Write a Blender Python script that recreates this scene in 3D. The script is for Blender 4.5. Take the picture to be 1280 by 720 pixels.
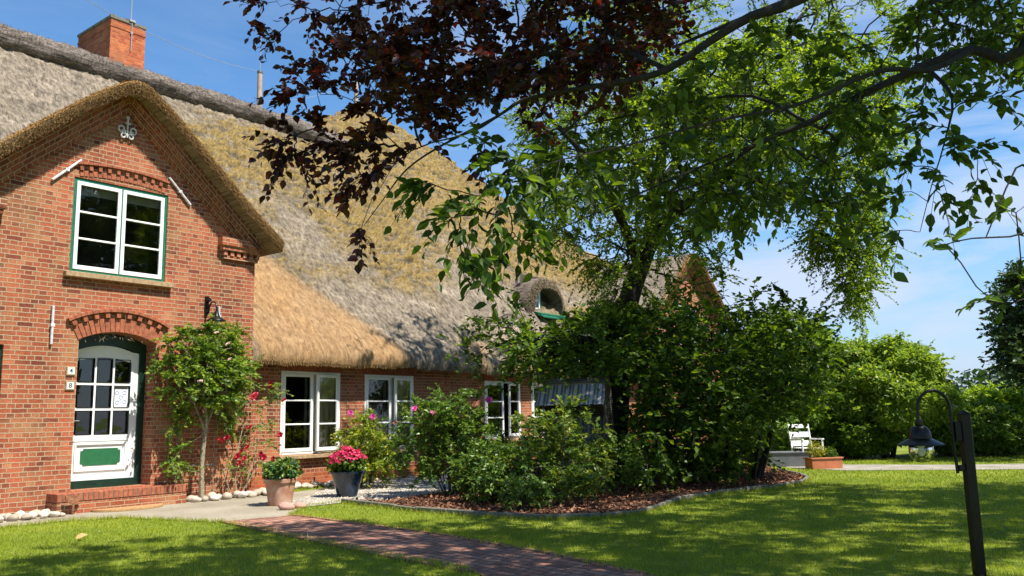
import bpy, math, random
import numpy as np
from mathutils import Vector, Matrix, noise
from mathutils.geometry import tessellate_polygon
random.seed(5); RNG = np.random.default_rng(7)
for o in list(bpy.data.objects): bpy.data.objects.remove(o)
SC = bpy.context.scene; COL = SC.collection
rad = math.radians

# ------------------------------------------------------------------ camera
F = 1060.0; PIT = rad(8.8); ROL = rad(-1.2); HC = 1.3
CAM = np.array([0, 0, HC])
fw = np.array([0, math.cos(PIT), math.sin(PIT)]); rt = np.array([1., 0, 0]); up = np.cross(rt, fw)
R2 = math.cos(ROL)*rt + math.sin(ROL)*up; U2 = -math.sin(ROL)*rt + math.cos(ROL)*up
cam = bpy.data.cameras.new("camera"); camo = bpy.data.objects.new("camera", cam); COL.objects.link(camo)
M3 = Matrix(((R2[0], U2[0], -fw[0]), (R2[1], U2[1], -fw[1]), (R2[2], U2[2], -fw[2])))
camo.matrix_world = Matrix.Translation(Vector(CAM)) @ M3.to_4x4()
cam.sensor_width = 36; cam.lens = 36*F/1280; cam.clip_end = 2000; cam.clip_start = 0.05
SC.camera = camo

# ------------------------------------------------------------------ light
SUN_AZ = rad(124); SUN_EL = rad(58)      # azimuth clockwise from +Y
w = bpy.data.worlds.new("World"); SC.world = w; w.use_nodes = True
nt = w.node_tree; nt.nodes.clear()
def N(nt, t, **k):
    n = nt.nodes.new(t)
    for a, b in k.items(): setattr(n, a, b)
    return n
out = N(nt, 'ShaderNodeOutputWorld'); bg = N(nt, 'ShaderNodeBackground'); sky = N(nt, 'ShaderNodeTexSky')
sky.sky_type = 'NISHITA'; sky.sun_disc = False; sky.sun_elevation = SUN_EL; sky.sun_rotation = SUN_AZ
sky.air_density = 1.0; sky.dust_density = 0.1; sky.ozone_density = 2.2
bg.inputs[1].default_value = 0.118
tc = N(nt, 'ShaderNodeTexCoord'); mp = N(nt, 'ShaderNodeMapping'); mp.inputs['Scale'].default_value = (1.0, 1.0, 4.2)
mp.inputs['Rotation'].default_value = (0.0, rad(14), rad(20))
nz = N(nt, 'ShaderNodeTexNoise'); nz.inputs['Scale'].default_value = 3.0; nz.inputs['Detail'].default_value = 10; nz.inputs['Roughness'].default_value = 0.60; nz.inputs['Distortion'].default_value = 0.6
rp = N(nt, 'ShaderNodeValToRGB'); rp.color_ramp.elements[0].position = 0.42; rp.color_ramp.elements[1].position = 0.62
sx = N(nt, 'ShaderNodeSeparateXYZ')
mr = N(nt, 'ShaderNodeMapRange'); mr.inputs[1].default_value = -0.35; mr.inputs[2].default_value = 0.30; mr.inputs[3].default_value = 0.15; mr.inputs[4].default_value = 1.0
mz = N(nt, 'ShaderNodeMapRange'); mz.inputs[1].default_value = 0.0; mz.inputs[2].default_value = 0.6; mz.inputs[3].default_value = 1.0; mz.inputs[4].default_value = 0.30
mul = N(nt, 'ShaderNodeMath', operation='MULTIPLY'); mul2 = N(nt, 'ShaderNodeMath', operation='MULTIPLY')
mx = N(nt, 'ShaderNodeMixRGB'); mx.inputs[2].default_value = (3.1, 3.5, 4.4, 1)
L = nt.links.new
L(tc.outputs['Generated'], mp.inputs[0]); L(mp.outputs[0], nz.inputs['Vector']); L(nz.outputs[0], rp.inputs[0])
L(tc.outputs['Generated'], sx.inputs[0]); L(sx.outputs[0], mr.inputs[0]); L(sx.outputs[2], mz.inputs[0])
L(rp.outputs[0], mul.inputs[0]); L(mr.outputs[0], mul.inputs[1]); L(mul.outputs[0], mul2.inputs[0]); L(mz.outputs[0], mul2.inputs[1])
hs = N(nt, 'ShaderNodeHueSaturation'); hs.inputs['Saturation'].default_value = 1.22; hs.inputs['Value'].default_value = 0.86
L(sky.outputs[0], hs.inputs['Color']); hz_ = N(nt, 'ShaderNodeMapRange'); hz_.inputs[1].default_value = 0.0; hz_.inputs[2].default_value = 0.22; hz_.inputs[3].default_value = 0.75; hz_.inputs[4].default_value = 0.0; L(sx.outputs[2], hz_.inputs[0])
mh = N(nt, 'ShaderNodeMixRGB'); mh.inputs[2].default_value = (1.05, 1.7, 3.4, 1); L(hz_.outputs[0], mh.inputs[0]); L(mul2.outputs[0], mx.inputs[0]); L(hs.outputs[0], mh.inputs[1]); L(mh.outputs[0], mx.inputs[1]); L(mx.outputs[0], bg.inputs[0]); L(bg.outputs[0], out.inputs[0])
sd = bpy.data.lights.new("sun", 'SUN'); sd.energy = 4.6; sd.angle = rad(0.53); sd.color = (1.0, 0.95, 0.86)
so = bpy.data.objects.new("sun", sd); COL.objects.link(so)
SDIR = Vector((math.sin(SUN_AZ)*math.cos(SUN_EL), math.cos(SUN_AZ)*math.cos(SUN_EL), math.sin(SUN_EL)))
so.rotation_euler = SDIR.to_track_quat('Z', 'Y').to_euler()
SC.view_settings.view_transform = 'Standard'; SC.view_settings.look = 'None'
SC.view_settings.exposure = 0.95; SC.view_settings.gamma = 1.0; SC.view_settings.use_curve_mapping = False

# ------------------------------------------------------------------ helpers
def ray(x, y): return fw + R2*(x-640)/F - U2*(y-360)/F
def gp(x, y, z=0.0):
    v = ray(x, y); return CAM + v*((z-HC)/v[2])
def dp(x, y, Y):
    v = ray(x, y); return CAM + v*(Y/v[1])
CN = gp(311, 619)                                   # right corner of the front bay, on the ground
WANG = rad(38); DV = np.array([math.sin(WANG), math.cos(WANG), 0]); IN = np.array([-math.cos(WANG), math.sin(WANG), 0])
ROTH = rad(52)
def hw(s, y, z=0.0): return CN + DV*s + IN*y + np.array([0, 0, z])   # house frame -> world

def tag(o, label=None, cat=None, group=None, kind=None):
    if label: o['label'] = label
    if cat: o['category'] = cat
    if group: o['group'] = group
    if kind: o['kind'] = kind
    return o
def empty(name, loc=(0, 0, 0), rz=0.0):
    o = bpy.data.objects.new(name, None); COL.objects.link(o); o.location = Vector(loc); o.rotation_euler = (0, 0, rz); o.empty_display_size = 0.1
    return o
def np_mesh(name, V, Fc, mat, parent=None, attr=None, uv=None, smooth=False, n=None, loc=None):
    """V (nv,3); Fc (nf,k) uniform polygons, or list of index lists"""
    me = bpy.data.meshes.new(name)
    V = np.asarray(V, dtype=np.float32)
    if isinstance(Fc, np.ndarray):
        k = Fc.shape[1]; nf = Fc.shape[0]; li = Fc.astype(np.int32).ravel()
        ls = np.arange(0, nf*k, k, dtype=np.int32); lt = np.full(nf, k, dtype=np.int32)
    else:
        lt = np.array([len(f) for f in Fc], dtype=np.int32); nf = len(Fc); li = np.array([i for f in Fc for i in f], dtype=np.int32)
        ls = np.concatenate([[0], np.cumsum(lt)[:-1]]).astype(np.int32)
    me.vertices.add(len(V)); me.vertices.foreach_set('co', V.ravel())
    me.loops.add(len(li)); me.loops.foreach_set('vertex_index', li)
    me.polygons.add(nf); me.polygons.foreach_set('loop_start', ls); me.polygons.foreach_set('loop_total', lt)
    me.polygons.foreach_set('use_smooth', np.full(nf, smooth, dtype=bool))
    me.update(calc_edges=True)
    if uv is not None:
        ul = me.uv_layers.new(name='UVMap'); ul.data.foreach_set('uv', np.asarray(uv, dtype=np.float32)[li].ravel())
    if attr:
        for an, av in attr.items():
            a = me.attributes.new(an, 'FLOAT', 'POINT'); a.data.foreach_set('value', np.asarray(av, dtype=np.float32))
    me.validate()
    if mat: me.materials.append(mat)
    o = bpy.data.objects.new(name, me); COL.objects.link(o)
    if parent: o.parent = parent
    if loc is not None: o.location = Vector(loc)
    return o

class MB:
    def __init__(s): s.v = []; s.f = []; s.uv = []
    def add(s, vs, fs, uv=None):
        b = len(s.v); s.v += [tuple(v) for v in vs]; s.f += [[b+i for i in f] for f in fs]
        s.uv += ([tuple(u) for u in uv] if uv is not None else [(v[0]+v[1], v[2]) for v in vs]); return s
    def box(s, c, d, rz=0.0, M=None):
        """own verts per face so brick uv works"""
        hx, hy, hz = d[0]/2, d[1]/2, d[2]/2
        P = [Vector((a*hx, b*hy, e*hz)) for a in (-1, 1) for b in (-1, 1) for e in (-1, 1)]
        R = Matrix.Rotation(rz, 3, 'Z') if M is None else M
        P = [R @ p + Vector(c) for p in P]
        for q, m in (((0, 1, 3, 2), 1), ((4, 6, 7, 5), 1), ((0, 4, 5, 1), 0), ((2, 3, 7, 6), 0), ((1, 5, 7, 3), 2), ((0, 2, 6, 4), 2)):
            vs = [P[i] for i in q]
            uv = [(v.x, v.z) if m == 0 else (v.y, v.z) if m == 1 else (v.x, v.y) for v in vs]
            s.add(vs, [[0, 1, 2, 3]], uv)
        return s
    def tube(s, pts, r, seg=8, cap=True):
        pts = [Vector(p) for p in pts]
        rs = r if hasattr(r, '__len__') else [r]*len(pts)
        b = len(s.v); prevn = None
        for i, p in enumerate(pts):
            t = (pts[min(i+1, len(pts)-1)] - pts[max(i-1, 0)]).normalized()
            if prevn is None:
                a = Vector((0, 0, 1)) if abs(t.z) < 0.9 else Vector((1, 0, 0)); n_ = t.cross(a).normalized()
            else: n_ = (prevn - t*prevn.dot(t)).normalized()
            prevn = n_; bn = t.cross(n_)
            for k in range(seg):
                an = 2*math.pi*k/seg; q = p + (n_*math.cos(an) + bn*math.sin(an))*rs[i]
                s.v.append(tuple(q)); s.uv.append((an*rs[i], q.z))
        for i in range(len(pts)-1):
            for k in range(seg):
                a = b+i*seg+k; c = b+i*seg+(k+1) % seg
                s.f.append([a, c, c+seg, a+seg])
        if cap:
            s.f.append([b+k for k in range(seg)][::-1]); s.f.append([b+(len(pts)-1)*seg+k for k in range(seg)])
        return s
    def lathe(s, prof, c=(0, 0, 0), seg=24):
        b = len(s.v)
        for r, z in prof:
            for k in range(seg):
                a = 2*math.pi*k/seg; s.v.append((c[0]+r*math.cos(a), c[1]+r*math.sin(a), c[2]+z)); s.uv.append((a*0.2, z))
        for i in range(len(prof)-1):
            for k in range(seg):
                a = b+i*seg+k; d = b+i*seg+(k+1) % seg
                s.f.append([a, d, d+seg, a+seg])
        return s
    def prism(s, poly, y0, y1):
        """poly in (x,z), extruded along y"""
        n_ = len(poly)
        s.add([(x, y0, z) for x, z in poly], [list(range(n_))], [(x, z) for x, z in poly])
        s.add([(x, y1, z) for x, z in poly], [list(range(n_))[::-1]], [(x, z) for x, z in poly])
        for i in range(n_):
            a, b_ = poly[i], poly[(i+1) % n_]
            s.add([(a[0], y0, a[1]), (a[0], y1, a[1]), (b_[0], y1, b_[1]), (b_[0], y0, b_[1])], [[0, 1, 2, 3]],
                  [(a[0]+y0, a[1]), (a[0]+y1, a[1]), (b_[0]+y1, b_[1]), (b_[0]+y0, b_[1])])
        return s
    def slab(s, poly, z0, z1):
        """poly in (x,y), extruded along z"""
        n_ = len(poly)
        s.add([(x, y, z1) for x, y in poly], [list(range(n_))], poly); s.add([(x, y, z0) for x, y in poly], [list(range(n_))[::-1]], poly)
        for i in range(n_):
            a, b_ = poly[i], poly[(i+1) % n_]
            s.add([(a[0], a[1], z0), (b_[0], b_[1], z0), (b_[0], b_[1], z1), (a[0], a[1], z1)], [[0, 1, 2, 3]])
        return s
    def build(s, name, mat, parent=None, smooth=False, loc=None, bevel=0):
        o = np_mesh(name, np.array(s.v), s.f, mat, parent, uv=np.array(s.uv), smooth=False, loc=loc)
        if smooth:
            o.data.polygons.foreach_set('use_smooth', [True]*len(o.data.polygons))
            try: o.data.set_sharp_from_angle(angle=rad(38))
            except Exception: pass
        if bevel:
            m = o.modifiers.new('weld', 'WELD'); m.merge_threshold = 0.0004
            b = o.modifiers.new('bevel', 'BEVEL'); b.width = bevel; b.segments = 1; b.limit_method = 'ANGLE'
        return o

def hash2(ix, iy, sd=0):
    h = (ix.astype(np.int64)*374761393 + iy.astype(np.int64)*668265263 + sd*1442695041) & 0xffffffff
    h = ((h ^ (h >> 13))*1274126177) & 0xffffffff
    return ((h ^ (h >> 16)) & 0xffff)/65535.0
def vn(x, y, sd=0):
    ix = np.floor(x).astype(np.int64); iy = np.floor(y).astype(np.int64); fx = x-ix; fy = y-iy
    fx = fx*fx*(3-2*fx); fy = fy*fy*(3-2*fy)
    return (hash2(ix, iy, sd)*(1-fx)+hash2(ix+1, iy, sd)*fx)*(1-fy)+(hash2(ix, iy+1, sd)*(1-fx)+hash2(ix+1, iy+1, sd)*fx)*fy
def fbm(x, y, o=4, sd=0):
    t = 0; a = 0.5; n_ = 0
    for i in range(o): t = t+a*vn(x, y, sd+i*17); n_ += a; a *= 0.5; x = x*2.03+1.7; y = y*2.03+5.1
    return t/n_
def inpoly(x, y, P):
    x = np.asarray(x, float); y = np.asarray(y, float); c = np.zeros(x.shape, bool); n_ = len(P)
    for i in range(n_):
        x1, y1 = P[i][0], P[i][1]; x2, y2 = P[(i+1) % n_][0], P[(i+1) % n_][1]
        if y1 == y2: continue
        m = ((y1 > y) != (y2 > y)) & (x < (x2-x1)*(y-y1)/(y2-y1)+x1); c ^= m
    return c
def unit(a): return a/np.maximum(np.linalg.norm(a, axis=-1, keepdims=True), 1e-9)

# ------------------------------------------------------------------ materials
def newmat(name):
    m = bpy.data.materials.new(name); m.use_nodes = True; nt = m.node_tree; p = nt.nodes['Principled BSDF']; return m, nt, p
def simple(name, col, rough=0.6, metal=0.0, spec=0.5, var=0.12, scale=12, bump=0.15, col2=None):
    m, nt, p = newmat(name); L = nt.links.new
    tc = N(nt, 'ShaderNodeTexCoord'); nz = N(nt, 'ShaderNodeTexNoise'); nz.inputs['Scale'].default_value = scale; nz.inputs['Detail'].default_value = 6
    L(tc.outputs['Object'], nz.inputs['Vector'])
    rp = N(nt, 'ShaderNodeValToRGB'); c2 = col2 or tuple(min(1, c*(1+var)) for c in col); c1 = tuple(c*(1-var*1.6) for c in col)
    rp.color_ramp.elements[0].position = 0.3; rp.color_ramp.elements[1].position = 0.7
    rp.color_ramp.elements[0].color = (*c1, 1); rp.color_ramp.elements[1].color = (*c2, 1)
    L(nz.outputs[0], rp.inputs[0]); L(rp.outputs[0], p.inputs['Base Color'])
    p.inputs['Roughness'].default_value = rough; p.inputs['Metallic'].default_value = metal; p.inputs['Specular IOR Level'].default_value = spec
    if bump:
        b = N(nt, 'ShaderNodeBump'); b.inputs['Strength'].default_value = bump; b.inputs['Distance'].default_value = 0.01
        L(nz.outputs[0], b.inputs['Height']); L(b.outputs[0], p.inputs['Normal'])
    return m
def leafmat(name, c1, c2, c3=None, trans=0.35, tcol=None, rough=0.42, spec=0.45):
    m, nt, p = newmat(name); L = nt.links.new
    at = N(nt, 'ShaderNodeAttribute'); at.attribute_name = 'rnd'
    rp = N(nt, 'ShaderNodeValToRGB'); e = rp.color_ramp.elements; e[0].color = (*c1, 1); e[1].color = (*(c3 or c2), 1)
    if c3: k = e.new(0.6); k.color = (*c2, 1)
    L(at.outputs['Fac'], rp.inputs[0]); L(rp.outputs[0], p.inputs['Base Color'])
    p.inputs['Roughness'].default_value = rough; p.inputs['Specular IOR Level'].default_value = spec
    tr = N(nt, 'ShaderNodeBsdfTranslucent'); mc = N(nt, 'ShaderNodeMixRGB'); mc.blend_type = 'MULTIPLY'; mc.inputs[0].default_value = 1.0
    mc.inputs[2].default_value = (*(tcol or (1.9, 1.7, 0.5)), 1); L(rp.outputs[0], mc.inputs[1]); L(mc.outputs[0], tr.inputs[0])
    ms = N(nt, 'ShaderNodeMixShader'); ms.inputs[0].default_value = trans
    L(p.outputs[0], ms.inputs[1]); L(tr.outputs[0], ms.inputs[2]); L(ms.outputs[0], nt.nodes['Material Output'].inputs[0])
    return m
def brickmat(name, tones, mortar, bw=0.235, bh=0.0735, ms=0.011, wear=(0.42, 0.32, 0.16), bump=0.7, stain=0.5, off=0.5):
    m, nt, p = newmat(name); L = nt.links.new
    uv = N(nt, 'ShaderNodeUVMap'); uv.uv_map = 'UVMap'
    wn = N(nt, 'ShaderNodeTexNoise'); wn.inputs['Scale'].default_value = 9; wn.inputs['Detail'].default_value = 4; L(uv.outputs[0], wn.inputs['Vector'])
    sb = N(nt, 'ShaderNodeVectorMath', operation='SUBTRACT'); sb.inputs[1].default_value = (0.5, 0.5, 0.5); L(wn.outputs['Color'], sb.inputs[0])
    sc = N(nt, 'ShaderNodeVectorMath', operation='SCALE'); sc.inputs['Scale'].default_value = 0.022; L(sb.outputs[0], sc.inputs[0])
    ad = N(nt, 'ShaderNodeVectorMath', operation='ADD'); L(uv.outputs[0], ad.inputs[0]); L(sc.outputs[0], ad.inputs[1])
    br = N(nt, 'ShaderNodeTexBrick'); br.inputs['Scale'].default_value = 1.0; br.inputs['Brick Width'].default_value = bw; br.inputs['Row Height'].default_value = bh
    br.inputs['Mortar Size'].default_value = ms; br.inputs['Mortar Smooth'].default_value = 0.35; br.inputs['Color1'].default_value = (0, 0, 0, 1); br.inputs['Color2'].default_value = (1, 1, 1, 1)
    br.offset = off; br.squash = 0.5 if off == 0.5 else 1.0; br.squash_frequency = 2
    L(ad.outputs[0], br.inputs['Vector'])
    rp = N(nt, 'ShaderNodeValToRGB'); e = rp.color_ramp.elements
    e[0].color = (*tones[0], 1); e[1].color = (*tones[-1], 1)
    for i, t in enumerate(tones[1:-1]): k = e.new((i+1)/(len(tones)-1)); k.color = (*t, 1)
    L(br.outputs['Color'], rp.inputs[0])
    n2 = N(nt, 'ShaderNodeTexNoise'); n2.inputs['Scale'].default_value = 1.3; n2.inputs['Detail'].default_value = 7; n2.inputs['Roughness'].default_value = 0.65; L(uv.outputs[0], n2.inputs['Vector'])
    r2 = N(nt, 'ShaderNodeValToRGB'); r2.color_ramp.elements[0].position = 0.50; r2.color_ramp.elements[1].position = 0.72; L(n2.outputs[0], r2.inputs[0])
    ws = N(nt, 'ShaderNodeMath', operation='MULTIPLY'); ws.inputs[1].default_value = stain; L(r2.outputs[0], ws.inputs[0])
    n3 = N(nt, 'ShaderNodeTexNoise'); n3.inputs['Scale'].default_value = 45; n3.inputs['Detail'].default_value = 5; L(uv.outputs[0], n3.inputs['Vector'])
    v3 = N(nt, 'ShaderNodeMapRange'); v3.inputs[1].default_value = 0.3; v3.inputs[2].default_value = 0.7; v3.inputs[3].default_value = 0.68; v3.inputs[4].default_value = 1.25; L(n3.outputs[0], v3.inputs[0])
    ml = N(nt, 'ShaderNodeMixRGB'); ml.blend_type = 'MULTIPLY'; ml.inputs[0].default_value = 1; L(rp.outputs[0], ml.inputs[1]); L(v3.outputs[0], ml.inputs[2])
    n4 = N(nt, 'ShaderNodeTexNoise'); n4.inputs['Scale'].default_value = 0.8; n4.inputs['Detail'].default_value = 8; n4.inputs['Roughness'].default_value = 0.6; mp4 = N(nt, 'ShaderNodeMapping'); mp4.inputs['Location'].default_value = (7, 3, 0); mp4.inputs['Scale'].default_value = (1.6, 0.8, 1); L(uv.outputs[0], mp4.inputs[0]); L(mp4.outputs[0], n4.inputs['Vector'])
    v4 = N(nt, 'ShaderNodeMapRange'); v4.inputs[1].default_value = 0.35; v4.inputs[2].default_value = 0.65; v4.inputs[3].default_value = 0.66; v4.inputs[4].default_value = 1.2; L(n4.outputs[0], v4.inputs[0])
    ml4 = N(nt, 'ShaderNodeMixRGB'); ml4.blend_type = 'MULTIPLY'; ml4.inputs[0].default_value = 1; L(ml.outputs[0], ml4.inputs[1]); L(v4.outputs[0], ml4.inputs[2]); ml = ml4
    m1 = N(nt, 'ShaderNodeMixRGB'); L(ws.outputs[0], m1.inputs[0]); L(ml.outputs[0], m1.inputs[1]); m1.inputs[2].default_value = (*wear, 1)
    m2 = N(nt, 'ShaderNodeMixRGB'); L(br.outputs['Fac'], m2.inputs[0]); L(m1.outputs[0], m2.inputs[1]); m2.inputs[2].default_value = (*mortar, 1)
    L(m2.outputs[0], p.inputs['Base Color']); p.inputs['Roughness'].default_value = 0.85; p.inputs['Specular IOR Level'].default_value = 0.25
    sb2 = N(nt, 'ShaderNodeMath', operation='MULTIPLY_ADD'); sb2.inputs[1].default_value = -1.0; L(br.outputs['Fac'], sb2.inputs[0])
    sc3 = N(nt, 'ShaderNodeMath', operation='MULTIPLY'); sc3.inputs[1].default_value = 0.6; L(n3.outputs[0], sc3.inputs[0]); L(sc3.outputs[0], sb2.inputs[2])
    b = N(nt, 'ShaderNodeBump'); b.inputs['Strength'].default_value = bump; b.inputs['Distance'].default_value = 0.012
    L(sb2.outputs[0], b.inputs['Height']); L(b.outputs[0], p.inputs['Normal'])
    return m

M = {}
M['brick'] = brickmat('brick', [(0.18, 0.046, 0.026), (0.31, 0.078, 0.036), (0.38, 0.108, 0.050), (0.35, 0.090, 0.040), (0.42, 0.165, 0.080)], (0.38, 0.265, 0.165), ms=0.009, wear=(0.38, 0.27, 0.12), stain=0.5)
M['brick_red'] = brickmat('brick_red', [(0.30, 0.06, 0.025), (0.42, 0.10, 0.035), (0.50, 0.15, 0.055)], (0.36, 0.18, 0.10), ms=0.007, stain=0.25)
M['brick_soldier'] = brickmat('brick_soldier', [(0.30, 0.07, 0.028), (0.44, 0.13, 0.045), (0.50, 0.18, 0.07)], (0.50, 0.38, 0.24), bw=0.078, bh=0.5, ms=0.012, off=0.0, stain=0.3)
M['brick_band'] = brickmat('brick_band', [(0.22, 0.05, 0.025), (0.34, 0.085, 0.035), (0.42, 0.13, 0.055)], (0.44, 0.30, 0.19), ms=0.010, stain=0.3)
M['clay'] = simple('clay_brick', (0.33, 0.10, 0.045), 0.85, var=0.25, scale=14, bump=0.4)
M['white'] = simple('white_paint', (0.80, 0.80, 0.77), 0.35, var=0.03, scale=7, bump=0.04)
M['green'] = simple('green_paint', (0.018, 0.15, 0.085), 0.35, var=0.15, bump=0.05)
M['dgreen'] = simple('dark_green_paint', (0.006, 0.030, 0.018), 0.35, var=0.2, bump=0.05)
M['sill'] = simple('sandstone_sill', (0.36, 0.24, 0.13), 0.8, var=0.2, scale=18, bump=0.3)
M['black'] = simple('black_metal', (0.004, 0.004, 0.0045), 0.38, metal=0.0, spec=0.35, var=0.3, bump=0.05)
M['zinc'] = simple('zinc', (0.17, 0.18, 0.19), 0.5, metal=0.4, var=0.15, scale=5)
M['rod'] = simple('weathered_white_iron', (0.62, 0.60, 0.60), 0.5, var=0.2, scale=20)
M['curtain'] = simple('curtain', (0.62, 0.56, 0.45), 0.9, var=0.05)
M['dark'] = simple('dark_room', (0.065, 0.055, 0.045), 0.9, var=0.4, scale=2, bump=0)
M['wood'] = simple('weathered_pole_wood', (0.42, 0.30, 0.22), 0.8, var=0.12, scale=6)
M['bark'] = simple('bark', (0.085, 0.066, 0.048), 0.9, var=0.45, scale=22, bump=0.9)
M['bark_dark'] = simple('bark_dark', (0.022, 0.017, 0.014), 0.9, var=0.4, scale=30, bump=0.8)
M['stem'] = simple('stem_pale', (0.30, 0.25, 0.16), 0.85, var=0.3, scale=30, bump=0.5)
M['stem_green'] = simple('stem_green', (0.08, 0.12, 0.03), 0.7, var=0.3, scale=20)
M['terracotta'] = simple('terracotta', (0.46, 0.17, 0.085), 0.75, var=0.2, scale=7, bump=0.25, col2=(0.52, 0.34, 0.24))
M['troughclay'] = simple('trough_terracotta', (0.42, 0.13, 0.05), 0.6, var=0.15, scale=7)
M['blueglaze'] = simple('blue_glaze', (0.010, 0.022, 0.045), 0.15, spec=0.7, var=0.5, scale=6, bump=0.05)
M['soil'] = simple('soil', (0.05, 0.033, 0.022), 0.95, var=0.4, scale=40, bump=0.8)
M['mat'] = simple('coir_mat', (0.42, 0.24, 0.10), 0.95, var=0.25, scale=60, bump=0.6)
M['rust'] = simple('rusty_iron', (0.26, 0.11, 0.05), 0.8, var=0.4, scale=25, bump=0.4)
M['concrete'] = simple('concrete_edging', (0.17, 0.16, 0.12), 0.9, var=0.3, scale=9, bump=0.4)
M['cable'] = simple('cable', (0.30, 0.30, 0.32), 0.5, var=0.05, bump=0)
M['paper'] = simple('paper', (0.74, 0.76, 0.78), 0.7, var=0.04, scale=4, bump=0)
M['ink'] = simple('ink', (0.03, 0.045, 0.10), 0.6, var=0.1, bump=0)
M['ink2'] = simple('ink_pale', (0.12, 0.20, 0.42), 0.7, var=0.1, bump=0)
M['plaque'] = simple('enamel_plaque', (0.74, 0.70, 0.62), 0.3, var=0.05, bump=0)
M['teak'] = simple('dark_stained_wood', (0.045, 0.035, 0.028), 0.6, var=0.4, scale=15)
M['tabletop'] = simple('painted_table_top', (0.42, 0.50, 0.45), 0.4, var=0.1, scale=8)
M['grout'] = simple('flue_steel', (0.55, 0.53, 0.52), 0.45, metal=0.3, var=0.1)

def glassmat():
    m, nt, p = newmat('window_glass'); L = nt.links.new
    g = N(nt, 'ShaderNodeBsdfGlossy'); g.inputs['Roughness'].default_value = 0.02; g.inputs['Color'].default_value = (0.95, 0.97, 0.96, 1)
    t = N(nt, 'ShaderNodeBsdfTransparent'); t.inputs[0].default_value = (0.80, 0.84, 0.82, 1)
    fr = N(nt, 'ShaderNodeFresnel'); fr.inputs[0].default_value = 1.8
    tc = N(nt, 'ShaderNodeTexCoord'); nz = N(nt, 'ShaderNodeTexNoise'); nz.inputs['Scale'].default_value = 2.5; L(tc.outputs['Object'], nz.inputs['Vector'])
    b = N(nt, 'ShaderNodeBump'); b.inputs['Strength'].default_value = 0.12; b.inputs['Distance'].default_value = 0.03; L(nz.outputs[0], b.inputs['Height']); L(b.outputs[0], g.inputs['Normal'])
    ms = N(nt, 'ShaderNodeMixShader'); L(fr.outputs[0], ms.inputs[0]); L(t.outputs[0], ms.inputs[1]); L(g.outputs[0], ms.inputs[2]); L(ms.outputs[0], nt.nodes['Material Output'].inputs[0])
    nt.nodes.remove(p); return m
M['glass'] = glassmat()
def clearglass():
    m, nt, p = newmat('clear_lamp_glass'); L = nt.links.new
    g = N(nt, 'ShaderNodeBsdfGlossy'); g.inputs['Roughness'].default_value = 0.03
    t = N(nt, 'ShaderNodeBsdfTransparent'); t.inputs[0].default_value = (0.88, 0.90, 0.84, 1)
    fr = N(nt, 'ShaderNodeFresnel'); fr.inputs[0].default_value = 1.9
    ms = N(nt, 'ShaderNodeMixShader'); L(fr.outputs[0], ms.inputs[0]); L(t.outputs[0], ms.inputs[1]); L(g.outputs[0], ms.inputs[2]); L(ms.outputs[0], nt.nodes['Material Output'].inputs[0])
    nt.nodes.remove(p); return m
M['lampglass'] = clearglass()

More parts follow.
